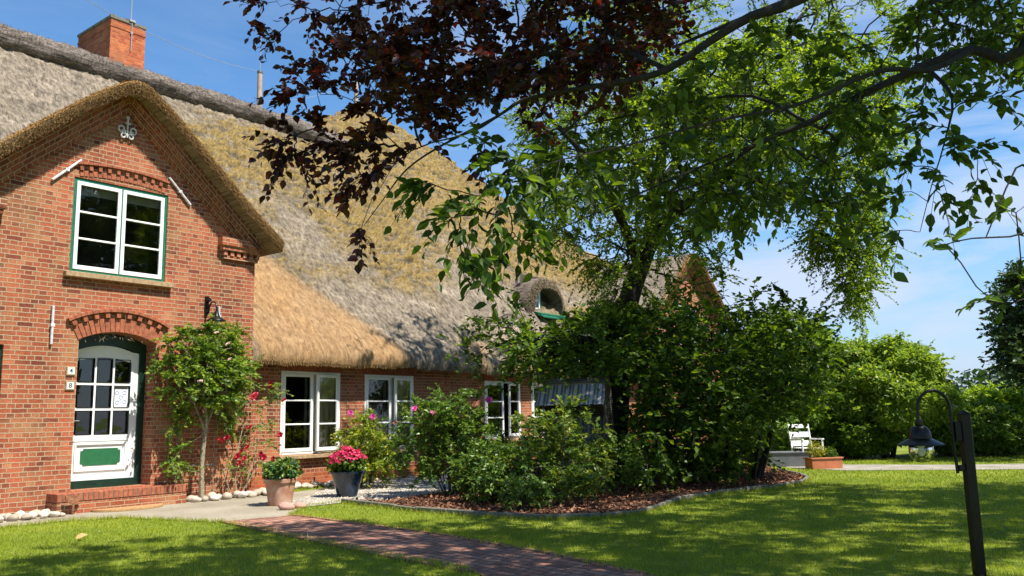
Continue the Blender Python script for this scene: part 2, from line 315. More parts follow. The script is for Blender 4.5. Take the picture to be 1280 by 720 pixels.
def thatchmat(name='thatch', base=(0.30, 0.245, 0.18), dark=(0.11, 0.088, 0.066), attrs=True, sx=10, sy=1.7):
    m, nt, p = newmat(name); L = nt.links.new
    uv = N(nt, 'ShaderNodeUVMap'); uv.uv_map = 'UVMap'
    mp = N(nt, 'ShaderNodeMapping'); mp.inputs['Scale'].default_value = (sx, sy*2.5, 1); L(uv.outputs[0], mp.inputs[0])
    nz = N(nt, 'ShaderNodeTexNoise'); nz.inputs['Scale'].default_value = 1.0; nz.inputs['Detail'].default_value = 9; nz.inputs['Roughness'].default_value = 0.72; L(mp.outputs[0], nz.inputs['Vector'])
    n2 = N(nt, 'ShaderNodeTexNoise'); n2.inputs['Scale'].default_value = 1.1; n2.inputs['Detail'].default_value = 7; n2.inputs['Roughness'].default_value = 0.7; L(uv.outputs[0], n2.inputs['Vector'])
    rp = N(nt, 'ShaderNodeValToRGB'); rp.color_ramp.elements[0].position = 0.40; rp.color_ramp.elements[1].position = 0.60
    rp.color_ramp.elements[0].color = (*dark, 1); rp.color_ramp.elements[1].color = (*base, 1); L(nz.outputs[0], rp.inputs[0])
    v2 = N(nt, 'ShaderNodeMapRange'); v2.inputs[1].default_value = 0.32; v2.inputs[2].default_value = 0.68; v2.inputs[3].default_value = 0.62; v2.inputs[4].default_value = 1.35; L(n2.outputs[0], v2.inputs[0])
    cur = N(nt, 'ShaderNodeMixRGB'); cur.blend_type = 'MULTIPLY'; cur.inputs[0].default_value = 1; L(rp.outputs[0], cur.inputs[1]); L(v2.outputs[0], cur.inputs[2])
    last = cur.outputs[0]
    if attrs:
        # new reed
        a = N(nt, 'ShaderNodeAttribute'); a.attribute_name = 'orange'
        ro = N(nt, 'ShaderNodeValToRGB'); ro.color_ramp.elements[0].position = 0.33; ro.color_ramp.elements[1].position = 0.70
        ro.color_ramp.elements[0].color = (0.20, 0.11, 0.05, 1); ro.color_ramp.elements[1].color = (0.47, 0.285, 0.125, 1); L(nz.outputs[0], ro.inputs[0])
        mo = N(nt, 'ShaderNodeMixRGB'); L(a.outputs['Fac'], mo.inputs[0]); L(last, mo.inputs[1]); L(ro.outputs[0], mo.inputs[2]); last = mo.outputs[0]
        a3 = N(nt, 'ShaderNodeAttribute'); a3.attribute_name = 'gap_shade'
        m3 = N(nt, 'ShaderNodeMixRGB'); L(a3.outputs['Fac'], m3.inputs[0]); L(last, m3.inputs[1]); m3.inputs[2].default_value = (0.085, 0.066, 0.035, 1); last = m3.outputs[0]  # dark brown mixed in as painted shade under the moss ledges
        a2 = N(nt, 'ShaderNodeAttribute'); a2.attribute_name = 'moss'
        rm = N(nt, 'ShaderNodeValToRGB'); rm.color_ramp.elements[0].position = 0.3; rm.color_ramp.elements[1].position = 0.7
        rm.color_ramp.elements[0].color = (0.10, 0.066, 0.018, 1); rm.color_ramp.elements[1].color = (0.37, 0.255, 0.080, 1); L(nz.outputs[0], rm.inputs[0])
        mm = N(nt, 'ShaderNodeMixRGB'); L(a2.outputs['Fac'], mm.inputs[0]); L(last, mm.inputs[1]); L(rm.outputs[0], mm.inputs[2]); last = mm.outputs[0]
    L(last, p.inputs['Base Color']); p.inputs['Roughness'].default_value = 0.9; p.inputs['Specular IOR Level'].default_value = 0.2
    b = N(nt, 'ShaderNodeBump'); b.inputs['Strength'].default_value = 1.0; b.inputs['Distance'].default_value = 0.05; L(nz.outputs[0], b.inputs['Height']); L(b.outputs[0], p.inputs['Normal'])
    return m
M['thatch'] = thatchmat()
M['heather'] = thatchmat('ridge_heather', (0.25, 0.205, 0.17), (0.08, 0.065, 0.055), attrs=False, sx=7, sy=9)
M['leaf_oak'] = leafmat('tree_leaf', (0.055, 0.105, 0.014), (0.13, 0.22, 0.024), (0.27, 0.37, 0.042), trans=0.58, spec=0.25)
M['leaf_cherry'] = leafmat('cherry_leaf', (0.026, 0.055, 0.011), (0.06, 0.115, 0.016), (0.15, 0.24, 0.03), trans=0.52, rough=0.42, spec=0.3)
M['leaf_copper'] = leafmat('copper_leaf', (0.018, 0.007, 0.006), (0.040, 0.012, 0.010), (0.12, 0.030, 0.020), trans=0.34, tcol=(2.3, 0.75, 0.55), rough=0.38)
M['leaf_hazel'] = leafmat('broad_leaf', (0.038, 0.078, 0.012), (0.075, 0.145, 0.019), (0.17, 0.26, 0.028), trans=0.45, spec=0.25)
M['leaf_rose'] = leafmat('rose_leaf', (0.045, 0.10, 0.015), (0.10, 0.19, 0.024), (0.20, 0.29, 0.04), trans=0.38)
M['leaf_rosetree'] = leafmat('rose_tree_leaf', (0.05, 0.11, 0.016), (0.13, 0.23, 0.025), (0.30, 0.38, 0.04), trans=0.42)
M['leaf_lime'] = leafmat('lime_leaf', (0.08, 0.16, 0.018), (0.24, 0.33, 0.03), (0.50, 0.48, 0.05), trans=0.42)
M['leaf_roselight'] = leafmat('rose_leaf_light', (0.05, 0.12, 0.018), (0.14, 0.23, 0.03), (0.32, 0.33, 0.04), trans=0.38)
M['leaf_hyd'] = leafmat('hydrangea_leaf', (0.025, 0.07, 0.018), (0.06, 0.14, 0.03), (0.30, 0.34, 0.05), trans=0.3)
M['leaf_hedge'] = leafmat('hedge_leaf', (0.06, 0.12, 0.016), (0.12, 0.21, 0.028), (0.22, 0.31, 0.045), trans=0.35)
M['leaf_elder'] = leafmat('elder_leaf', (0.10, 0.18, 0.028), (0.20, 0.31, 0.045), (0.33, 0.42, 0.09), trans=0.45, spec=.3)
M['leaf_bright'] = leafmat('bright_leaf', (0.09, 0.17, 0.016), (0.20, 0.32, 0.026), (0.33, 0.42, 0.045), trans=0.45)
M['leaf_yellow'] = leafmat('yellow_leaf', (0.16, 0.20, 0.02), (0.32, 0.33, 0.03), (0.50, 0.42, 0.05), trans=0.35)
M['leaf_yew'] = leafmat('far_tree_leaf', (0.020, 0.042, 0.018), (0.035, 0.075, 0.026), (0.08, 0.13, 0.05), trans=0.25)
M['petal_red'] = leafmat('petal_red', (0.42, 0.008, 0.045), (0.60, 0.02, 0.10), (0.72, 0.05, 0.15), trans=0.25, tcol=(1.2, 0.6, 0.6))
M['petal_crimson'] = leafmat('petal_crimson', (0.30, 0.006, 0.018), (0.42, 0.012, 0.03), (0.55, 0.03, 0.05), trans=0.25, tcol=(1.2, 0.6, 0.6))
M['petal_pink'] = leafmat('petal_pink', (0.55, 0.03, 0.22), (0.68, 0.06, 0.32), (0.78, 0.16, 0.42), trans=0.25, tcol=(1.2, 0.7, 0.8))
M['petal_blush'] = leafmat('petal_blush', (0.66, 0.42, 0.36), (0.74, 0.54, 0.46), (0.8, 0.66, 0.56), trans=0.25, tcol=(1.1, 0.9, 0.8))
M['petal_cream'] = leafmat('petal_cream', (0.48, 0.47, 0.27), (0.58, 0.57, 0.36), (0.68, 0.66, 0.46), trans=0.2, tcol=(1.1, 1.0, 0.7))
M['chip'] = leafmat('bark_chip', (0.07, 0.028, 0.016), (0.19, 0.085, 0.045), (0.36, 0.19, 0.11), trans=0.0, rough=0.85, spec=0.2)
M['stone'] = leafmat('pebble_stone', (0.30, 0.25, 0.19), (0.50, 0.42, 0.33), (0.62, 0.56, 0.48), trans=0.0, rough=0.8, spec=0.3)
M['grass'] = leafmat('grass_blade', (0.15, 0.21, 0.018), (0.30, 0.37, 0.028), (0.50, 0.48, 0.07), trans=0.38, tcol=(1.6, 1.5, 0.5), rough=0.5, spec=0.3)
M['straw'] = leafmat('straw', (0.09, 0.07, 0.05), (0.26, 0.21, 0.14), (0.42, 0.33, 0.20), trans=0.1, tcol=(1.1, 1, .8), rough=0.7, spec=0.25)
M['straw_verge'] = leafmat('straw_verge', (0.10, 0.055, 0.022), (0.28, 0.165, 0.065), (0.50, 0.32, 0.12), trans=0.1, tcol=(1.1, 1, .8), rough=0.8, spec=0.15)
M['verge_moss'] = leafmat('verge_moss', (0.24, 0.11, 0.02), (0.44, 0.24, 0.045), (0.58, 0.38, 0.10), trans=0.1, tcol=(1.1, 1, .8), rough=0.85, spec=0.1)
M['straw_orange'] = leafmat('straw_orange', (0.18, 0.095, 0.035), (0.40, 0.235, 0.085), (0.54, 0.35, 0.14), trans=0.1, tcol=(1.1, 1, .8), rough=0.7, spec=0.25)

# ------------------------------------------------------------------ foliage machinery
T_RHOMB = (np.array([[0, 0, 0], [0.45, 0.5, 0.10], [1, 0, -0.05], [0.45, -0.5, 0.10]]), np.array([[0, 2, 1], [0, 3, 2]]))
T_OVATE = (np.array([[0, 0, 0], [.18, .36, .06], [.5, .5, .09], [.80, .27, .02], [1.05, 0, -.12], [.80, -.27, .02], [.5, -.5, .09], [.18, -.36, .06], [.5, 0, 0]]),
           np.array([[0, 8, 1], [1, 8, 2], [2, 8, 3], [3, 8, 4], [4, 8, 5], [5, 8, 6], [6, 8, 7], [7, 8, 0]]))
T_TRI = (np.array([[0, 0.5, 0], [0, -0.5, 0], [1, 0, 0.0]]), np.array([[0, 1, 2]]))
def leaves_VF(P, D, Nn, ln, wd, T):
    tv, tf = T; D = unit(D); B = unit(np.cross(Nn, D)); Nn = np.cross(D, B)
    ln = np.broadcast_to(ln, (len(P),)); wd = np.broadcast_to(wd, (len(P),))
    V = P[:, None, :] + D[:, None, :]*(tv[None, :, 0:1]*ln[:, None, None]) + B[:, None, :]*(tv[None, :, 1:2]*wd[:, None, None]) + Nn[:, None, :]*(tv[None, :, 2:3]*ln[:, None, None])
    k = len(tv); Fc = (tf[None] + (np.arange(len(P))*k)[:, None, None]).reshape(-1, 3)
    return V.reshape(-1, 3), Fc, k
def leaves(name, P, D, Nn, ln, wd, mat, parent=None, T=T_RHOMB, rnd=None, loc=None):
    V, Fc, k = leaves_VF(P, D, Nn, ln, wd, T)
    if rnd is None: rnd = RNG.random(len(P))
    if loc is not None: V = V - np.asarray(loc)[None]
    return np_mesh(name, V, Fc, mat, parent, attr={'rnd': np.repeat(rnd, k)})
def rdir(n): return unit(RNG.normal(size=(n, 3)))
def twigs_leaves(tips, tdirs, ntw, tlen, nl, ll, lw, droop=0.35, spread=0.8, upn=0.6, tl_var=0.4):
    """from each tip grow ntw twigs carrying nl leaves each; returns leaf arrays + twig segments"""
    n = len(tips)
    tp = np.repeat(tips, ntw, 0); td = np.repeat(tdirs, ntw, 0)
    dv = unit(td + rdir(len(tp))*spread); L_ = tlen*(1+tl_var*(RNG.random(len(tp))*2-1))
    t = (np.arange(nl)+0.6)/nl
    Pm = tp[:, None] + dv[:, None]*(L_[:, None]*t[None])[..., None]
    Pm[..., 2] -= droop*(L_[:, None]*t[None]**2)
    side = np.where(np.arange(nl) % 2 == 0, 1.0, -1.0)
    lat = unit(np.cross(dv, np.array([0, 0, 1.0])) + 1e-4)
    D = dv[:, None]*0.7 + lat[:, None]*side[None, :, None]*0.8 + RNG.normal(size=Pm.shape)*0.35
    D[..., 2] -= droop*0.8
    Nn = np.zeros_like(Pm); Nn[..., 2] = upn; Nn += RNG.normal(size=Pm.shape)*0.45
    P = Pm.reshape(-1, 3); k = len(P)
    ln = ll*(0.6+0.7*RNG.random(k)); wd = ln*lw/ll*(0.85+0.3*RNG.random(k))
    seg = np.stack([tp, tp+dv*L_[:, None]*0.5-np.array([0, 0, 1.0])*droop*(L_*0.25)[:, None], Pm[:, -1]], 1)
    return P, D.reshape(-1, 3), Nn.reshape(-1, 3), ln, wd, seg
def twig_mesh_VF(seg, r0, r1):
    """3-sided tubes through (n,3,3) polylines"""
    n = len(seg); rr = np.array([r0, (r0+r1)/2, r1])
    t = unit(seg[:, 2]-seg[:, 0]); a = unit(np.cross(t, np.array([0.3, 0.2, 1.0]))); b = np.cross(t, a)
    V = []
    for j in range(3):
        for q in range(3):
            an = 2*math.pi*q/3; V.append(seg[:, j] + (a*math.cos(an)+b*math.sin(an))*rr[j])
    V = np.stack(V, 1); Fq = []
    for j in range(2):
        for q in range(3): Fq.append([j*3+q, j*3+(q+1) % 3, (j+1)*3+(q+1) % 3, (j+1)*3+q])
    Fq = (np.array(Fq)[None] + (np.arange(n)*9)[:, None, None]).reshape(-1, 4)
    return V.reshape(-1, 3), Fq
def grow(roots, targets, tipr=0.006, pw=0.5, bias=0.3, jit=0.05, sag=0.0, sub=3, maxr=1.0):
    """roots: list of polylines [(p,r)...] (fixed limbs). connects targets to the nearest node. returns MB with all wood + tip directions"""
    nodes = []; par = []; plen = []; fixed = []
    def cr(pl):
        P_ = [np.array(p, float) for p, r in pl]; R_ = [r for p, r in pl]; o_ = [(P_[0], R_[0])]
        for i in range(len(P_)-1):
            a, b, c, d = P_[max(i-1, 0)], P_[i], P_[i+1], P_[min(i+2, len(P_)-1)]
            for t in (1/3, 2/3, 1.0): o_.append((0.5*((2*b)+(c-a)*t+(2*a-5*b+4*c-d)*t*t+(3*b-a-3*c+d)*t**3), R_[i]*(1-t)+R_[i+1]*t))
        return o_
    for pl in roots:
        pl = cr(pl)
        for i, (p, r) in enumerate(pl):
            p = np.array(p, float)
            if i == 0: nodes.append(p); par.append(-1); plen.append(0); fixed.append(r); continue
            prev = len(nodes)-1; a = nodes[prev]; nseg = max(1, int(np.linalg.norm(p-a)/0.35)); r0 = fixed[prev]
            for q in range(1, nseg+1):
                f = q/nseg; nodes.append(a*(1-f)+p*f); par.append(len(nodes)-2); plen.append(plen[-1]+np.linalg.norm(p-a)/nseg); fixed.append(r0*(1-f)+r*f)
    nroot = len(nodes)
    A = np.array(nodes); T = np.array(targets)
    dmin = np.min(np.linalg.norm(T[:, None]-A[None], axis=2), 1); order = np.argsort(dmin)
    tipnode = {}
    pl_ = np.array(plen)
    ad = list(nodes); plist = list(pl_)
    for ti in order:
        t = T[ti]; A = np.array(ad); c = np.linalg.norm(A-t, axis=1) + bias*np.array(plist)
        j = int(np.argmin(c)); a = ad[j]; d = t-a; Ld = np.linalg.norm(d); last = j
        for q in range(1, sub+1):
            f = q/sub; p = a+d*f
            if q < sub: p = p + RNG.normal(size=3)*jit*Ld + np.array([0, 0, sag*Ld*math.sin(math.pi*f)])
            ad.append(p); par.append(last); plist.append(plist[last]+Ld/sub); last = len(ad)-1; fixed.append(None)
        tipnode[ti] = last
    n = len(ad); cnt = np.zeros(n)
    for ti, l in tipnode.items(): cnt[l] += 1
    for i in range(n-1, -1, -1):
        if par[i] >= 0: cnt[par[i]] += cnt[i]
    rr = [fixed[i] if fixed[i] is not None else min(maxr, tipr*max(cnt[i], 1)**pw) for i in range(n)]
    mb = MB()
    seg = lambda i: 5 if rr[i] < 0.03 else 8 if rr[i] < 0.1 else 12
    # chains
    kids = {}
    for i in range(n):
        if par[i] >= 0: kids.setdefault(par[i], []).append(i)
    used = set()
    starts = [i for i in range(n) if par[i] < 0]
    stack = [(None, i) for i in starts]
    while stack:
        p0, i = stack.pop(); ch = [] if p0 is None else [p0]
        ch.append(i); cur = i
        while cur in kids:
            ks = sorted(kids[cur], key=lambda k: -(rr[k]+(10 if fixed[k] is not None else 0)))
            for k in ks[1:]: stack.append((cur, k))
            cur = ks[0]; ch.append(cur)
        if len(ch) > 1:
            rs = [rr[k] for k in ch]
            if p0 is not None: rs[0] = min(rs[0], rs[1]*1.15)
            mb.tube([ad[k] for k in ch], rs, seg=seg(ch[1]), cap=False)
    dirs = np.array([ad[tipnode[i]]-ad[par[tipnode[i]]] for i in range(len(T))])
    return mb, unit(dirs)
def sample_poly(P, n, Y0, Y1):
    """points inside an outline seen from the garden, spread through a depth range"""
    P = np.array(P, float); lo = P.min(0); hi = P.max(0); o = []
    while len(o) < n:
        q = lo+RNG.random((n*3, 2))*(hi-lo); q = q[inpoly(q[:, 0], q[:, 1], P)]
        for a in q: o.append(dp(a[0], a[1], Y0+(Y1-Y0)*RNG.random()))
    return np.array(o[:n])

def shell_leaves(blobs, n, ll, lw, inner=0.45, flat=0.3, hang=0.2):
    """leaves through a set of ellipsoid clumps (c, r(3)), denser towards the outside"""
    vol = np.array([b[1][0]*b[1][1]*b[1][2] for b in blobs])**0.67; pr = vol/vol.sum()
    k = RNG.choice(len(blobs), n, p=pr); C = np.array([b[0] for b in blobs])[k]; Rr = np.array([b[1] for b in blobs])[k]
    u = rdir(n); rr = (inner + (1-inner)*RNG.random(n)**0.6)*(1+0.10*RNG.normal(size=n))
    P = C+u*Rr*rr[:, None]
    Nn = u*0.7+np.array([0, 0, 0.7]) + RNG.normal(size=(n, 3))*0.4
    D = 0.45*u + RNG.normal(size=(n, 3))*0.8; D[:, 2] -= hang
    ln = ll*(0.6+0.8*RNG.random(n)); return P, D, Nn, ln, ln*lw

# ------------------------------------------------------------------ ground
def groundmat(name, c1, c2, c3, s1=0.7, s2=9, bump=0.5, rough=0.95):
    m, nt, p = newmat(name); L = nt.links.new
    g = N(nt, 'ShaderNodeNewGeometry')
    a = N(nt, 'ShaderNodeTexNoise'); a.inputs['Scale'].default_value = s1; a.inputs['Detail'].default_value = 6; L(g.outputs['Position'], a.inputs['Vector'])
    b = N(nt, 'ShaderNodeTexNoise'); b.inputs['Scale'].default_value = s2; b.inputs['Detail'].default_value = 8; b.inputs['Roughness'].default_value = 0.7; L(g.outputs['Position'], b.inputs['Vector'])
    ad = N(nt, 'ShaderNodeMath', operation='MULTIPLY_ADD'); ad.inputs[1].default_value = 0.55; L(a.outputs[0], ad.inputs[0])
    mb_ = N(nt, 'ShaderNodeMath', operation='MULTIPLY'); mb_.inputs[1].default_value = 0.45; L(b.outputs[0], mb_.inputs[0]); L(mb_.outputs[0], ad.inputs[2])
    rp = N(nt, 'ShaderNodeValToRGB'); e = rp.color_ramp.elements; e[0].position = 0.35; e[1].position = 0.66; e[0].color = (*c1, 1); e[1].color = (*c3, 1)
    k = e.new(0.5); k.color = (*c2, 1); L(ad.outputs[0], rp.inputs[0]); L(rp.outputs[0], p.inputs['Base Color'])
    p.inputs['Roughness'].default_value = rough; p.inputs['Specular IOR Level'].default_value = 0.2
    bp = N(nt, 'ShaderNodeBump'); bp.inputs['Strength'].default_value = bump; bp.inputs['Distance'].default_value = 0.02; L(b.outputs[0], bp.inputs['Height']); L(bp.outputs[0], p.inputs['Normal'])
    return m
M['lawn'] = groundmat('lawn', (0.075, 0.115, 0.012), (0.15, 0.19, 0.018), (0.24, 0.26, 0.035))
M['paving'] = groundmat('concrete_path', (0.20, 0.17, 0.125), (0.29, 0.25, 0.185), (0.37, 0.33, 0.25), 0.9, 14, 0.25)
M['gravel_ground'] = groundmat('gravel_ground', (0.20, 0.18, 0.15), (0.33, 0.30, 0.25), (0.46, 0.43, 0.37), 2, 40, 0.9)
M['mulch'] = groundmat('mulch_ground', (0.035, 0.018, 0.011), (0.085, 0.042, 0.026), (0.16, 0.08, 0.05), 2, 22, 0.9)
M['dirt'] = groundmat('terrace_earth', (0.10, 0.075, 0.05), (0.19, 0.15, 0.11), (0.30, 0.26, 0.20), 1.5, 18, 0.7)
M['pave_brick'] = brickmat('paving_brick', [(0.24, 0.10, 0.068), (0.39, 0.175, 0.115), (0.46, 0.23, 0.155), (0.33, 0.165, 0.125)], (0.12, 0.09, 0.065), bw=0.235, bh=0.11, ms=0.013, wear=(0.33, 0.20, 0.15), bump=0.6, stain=0.5)

def sheet(name, poly, z, mat, uvf=None):
    V = [(p[0], p[1], z) for p in poly]
    tr = tessellate_polygon([[Vector(v) for v in V]])
    uv = [uvf(p) for p in poly] if uvf else [(p[0], p[1]) for p in poly]
    o = np_mesh(name, np.array(V), [list(t) for t in tr], mat, uv=np.array(uv))
    bm_up(o); return o
def bm_up(o):
    me = o.data
    for p in me.polygons:
        if p.normal.z < 0: p.flip()
    me.update()
G = lambda x, y: tuple(gp(x, y)[:2])
HWp = lambda s, y: tuple(hw(s, y)[:2])
o = sheet('lawn', [(-600, -300), (600, -300), (600, 900), (-600, 900)], 0.0, M['lawn']); tag(o, kind='structure')
P_PATH = [(-9.6, 9.3), G(0, 661), G(75, 653), G(150, 648), G(215, 651), G(278, 654), G(360, 646), G(381, 634), G(430, 627), HWp(3.2, 0.15), HWp(2.5, 0.05), HWp(0.3, -0.45), HWp(0, -0.02), HWp(-9, -0.02)]
o = sheet('concrete_path', P_PATH, 0.008, M['paving']); tag(o, kind='structure')
P_BRICK = [G(276, 653), G(365, 645), G(460, 657), G(560, 671), G(680, 692), (1.05, 7.30), (2.5, 5.6), (0.9, 5.0), G(590, 716), G(500, 700), G(400, 679)]
bdir = unit(np.array([P_BRICK[5][0]-P_BRICK[1][0], P_BRICK[5][1]-P_BRICK[1][1]]))
o = sheet('brick_path', P_BRICK, 0.013, M['pave_brick'], lambda p: (p[0]*bdir[0]+p[1]*bdir[1], -p[0]*bdir[1]+p[1]*bdir[0])); tag(o, kind='structure')
P_GRAV = [G(352, 633), G(381, 634.5), G(432, 628.5), G(500, 625), G(560, 615), HWp(7.2, -1.0), HWp(14, -2.0), HWp(20, -1.5), HWp(20, 0.48), HWp(2.4, 0.48), HWp(1.9, -0.1)]
o = sheet('gravel_strip', P_GRAV, 0.012, M['gravel_ground']); tag(o, kind='structure')
EDGE = [G(428, 629), G(470, 634), G(520, 640), G(600, 646.5), G(680, 650), G(750, 648.5), G(800, 643), G(828, 635), G(850, 626.5), G(900, 617.5), G(960, 611.5), G(1000, 605.5), G(1010, 600), G(1000, 595), G(975, 590)]
P_BED = EDGE + [(6.2, 21.5), (1.5, 22.0), HWp(12, -1.6), HWp(6.9, -1.2), G(560, 617), G(500, 626)]
o = sheet('mulch_bed', P_BED, 0.020, M['mulch']); tag(o, kind='structure')
P_FAR = [(5.8, 20.0), G(1060, 585), (9.5, 19.2), (14, 18.0), (40, 12.5), (40, 15.5), (15, 20.6), (9.5, 21.6), (5.8, 22.6)]
P_FAR = [(6.5, 20.9), G(1060, 588.5), (10.5, 18.75), (16, 18.0), (40, 15.0), (40, 17.6), (16, 20.2), (10.5, 20.7), (7.0, 22.2)]
M['drive'] = groundmat('gravel_drive', (0.20, 0.18, 0.15), (0.30, 0.27, 0.22), (0.40, 0.37, 0.31), 2, 30, 0.9)
o = sheet('gravel_drive', P_FAR, 0.010, M['drive']); tag(o, kind='structure')

# stone edging round the bed: one kerb of short lengths
mb = MB()
E_ = [Vector((p[0], p[1], 0)) for p in EDGE]
for i in range(len(E_)-1):
    a, b = E_[i], E_[i+1]; n_ = max(1, int((b-a).length/0.5))
    for q in range(n_):
        p0 = a.lerp(b, q/n_); p1 = a.lerp(b, (q+1)/n_); c = (p0+p1)/2; d = p1-p0
        mb.box((c.x, c.y, 0.008+random.uniform(-.006, .008)), (d.length-0.008, 0.06, 0.13), rz=math.atan2(d.y, d.x)+random.uniform(-.03, .03))
o = mb.build('bed_edging', M['concrete'], bevel=0.01); tag(o, 'low curved grey concrete kerb between the mulched flower bed and the lawn', 'edging')
# thin edge of the brick path
for pl, lab in (([P_BRICK[i] for i in (1, 2, 3, 4, 5)], 'row of edging bricks on the house side of the brick path'), ([P_BRICK[i] for i in (0, 10, 9, 8)], 'row of edging bricks on the front lawn side of the brick path')):
    mb = MB()
    for a, b in zip(pl[:-1], pl[1:]):
        a = Vector((*a, 0)); b = Vector((*b, 0)); n_ = max(1, int((b-a).length/0.236)); d = (b-a)/n_
        for q in range(n_):
            c = a+d*(q+.5); mb.box((c.x, c.y, 0.0), (d.length-0.012, 0.07, 0.05), rz=math.atan2(d.y, d.x)+random.uniform(-.03, .03))
    o = mb.build('path_edging', M['pave_brick']); tag(o, lab, 'edging')

# grass: real blades, thinning out with distance
BARE = [P_PATH, P_BRICK, P_GRAV, P_BED, P_FAR]
HOUSE_P = [HWp(-9, 0), HWp(0, 0), HWp(0, 0.5), HWp(24, 0.5), HWp(24, 15), HWp(-9, 15)]
def grass_pts(x0, x1, y0, y1, dens):
    n = int((x1-x0)*(y1-y0)*dens); x = x0+(x1-x0)*RNG.random(n); y = y0+(y1-y0)*RNG.random(n)
    m = np.abs(x) < 0.66*y+1.2
    for P in BARE+[HOUSE_P]: m &= ~inpoly(x, y, P)
    return x[m], y[m]
Ps = []; Ls = []; Ws = []
for (y0, y1, dens, bl, bw) in ((6.4, 8.5, 2400, .042, .0055), (8.5, 10.5, 1900, .042, .0065), (10.5, 13, 1150, .042, .008), (13, 17, 620, .044, .011), (17, 24, 260, .05, .017)):
    x, y = grass_pts(-9, 17, y0, y1, dens); k = len(x); c = fbm(x*1.3, y*1.3, 4, 3); 
    Ps.append(np.stack([x, y, np.zeros(k)], 1)); Ls.append(bl*(0.5+0.8*RNG.random(k))*(0.6+0.8*c)); Ws.append(np.full(k, bw))
P = np.concatenate(Ps); ln = np.concatenate(Ls); wd = np.concatenate(Ws); k = len(P)
D = np.stack([RNG.normal(size=k)*0.55, RNG.normal(size=k)*0.55, np.ones(k)], 1); Nn = RNG.normal(size=(k, 3)); Nn[:, 2] *= 0.2
cl_ = fbm(P[:, 0]*5, P[:, 1]*5, 3, 19); rn = np.clip(0.9*fbm(P[:, 0]*0.8, P[:, 1]*0.8, 5, 9)+0.7*(cl_-.5)+0.35*(RNG.random(k)-.5)-0.04, 0, 1); ln = ln*(0.55+0.9*cl_)
go = leaves('grass', P, D, Nn, ln, wd, M['grass'], T=T_TRI, rnd=rn); tag(go, 'short mown green lawn grass', 'grass', kind='stuff')
# longer tufts along the edges of the paths and the kerb
Ps = []
for pl, n_ in (([P_PATH[i] for i in (1, 2, 3, 4, 5)], 1500), ([P_BRICK[i] for i in (1, 2, 3, 4, 5)], 1800), ([P_BRICK[i] for i in (0, 10, 9, 8)], 1500), (EDGE, 5200), ([P_PATH[i] for i in (6, 7, 8)], 400)):
    pl = np.array(pl); cx = pl.mean(0)
    seg = RNG.integers(0, len(pl)-1, n_); f = RNG.random(n_)[:, None]; q = pl[seg]*(1-f)+pl[seg+1]*f
    q = q + RNG.normal(size=(n_, 2))*0.03
    if len(pl) == len(EDGE): q = q + np.array([0.02, -0.07])
    Ps.append(np.concatenate([q, np.zeros((n_, 1))], 1))
P = np.concatenate(Ps); k = len(P); D = np.stack([RNG.normal(size=k)*0.5, RNG.normal(size=k)*0.5, np.ones(k)], 1)
o = leaves('edge_grass', P, D, RNG.normal(size=(k, 3)), 0.075*(0.5+0.8*RNG.random(k)), 0.008, M['grass'], T=T_TRI); tag(o, 'longer grass tufts along the path and bed edges', 'grass', kind='stuff')
# bark chips
n_ = 15000; bx = np.array(P_BED); x = bx[:, 0].min()+np.ptp(bx[:, 0])*RNG.random(n_*3); y = bx[:, 1].min()+(np.ptp(bx[:, 1]))*RNG.random(n_*3)**1.3
m = inpoly(x, y, P_BED); x = x[m][:n_]; y = y[m][:n_]; k = len(x)
P = np.stack([x, y, 0.025+0.03*RNG.random(k)], 1); D = RNG.normal(size=(k, 3)); D[:, 2] *= 0.3; Nn = RNG.normal(size=(k, 3))*0.4; Nn[:, 2] = 1
o = leaves('bark_chips', P, D, Nn, 0.05+0.05*RNG.random(k), 0.028+0.02*RNG.random(k), M['chip']); tag(o, 'reddish brown bark chips covering the flower bed', 'bark mulch', kind='stuff')
# gravel grit
n_ = 9000; pts = []
for P_, nn in ((P_GRAV, 7000),):
    bx = np.array(P_); x = bx[:, 0].min()+np.ptp(bx[:, 0])*RNG.random(nn*4); y = bx[:, 1].min()+np.ptp(bx[:, 1])*RNG.random(nn*4)
    m = inpoly(x, y, P_) & (np.abs(x) < 0.66*y+1) & ~inpoly(x, y, HOUSE_P); pts.append(np.stack([x[m][:nn], y[m][:nn]], 1))
q = np.concatenate(pts); k = len(q)
OCT = (np.array([[-.5, 0, 0], [0, -.5, 0], [.5, 0, 0], [0, .5, 0], [0, 0, .35]]), np.array([[0, 1, 4], [1, 2, 4], [2, 3, 4], [3, 0, 4]]))
D = RNG.normal(size=(k, 3)); D[:, 2] = 0; sz = 0.025+0.035*RNG.random(k)
o = leaves('gravel_stones', np.concatenate([q, np.full((k, 1), 0.012)], 1), D, np.tile([0, 0, 1.0], (k, 1)), sz, sz*0.8, M['stone'], T=OCT); tag(o, 'pale loose gravel', 'gravel', kind='stuff')

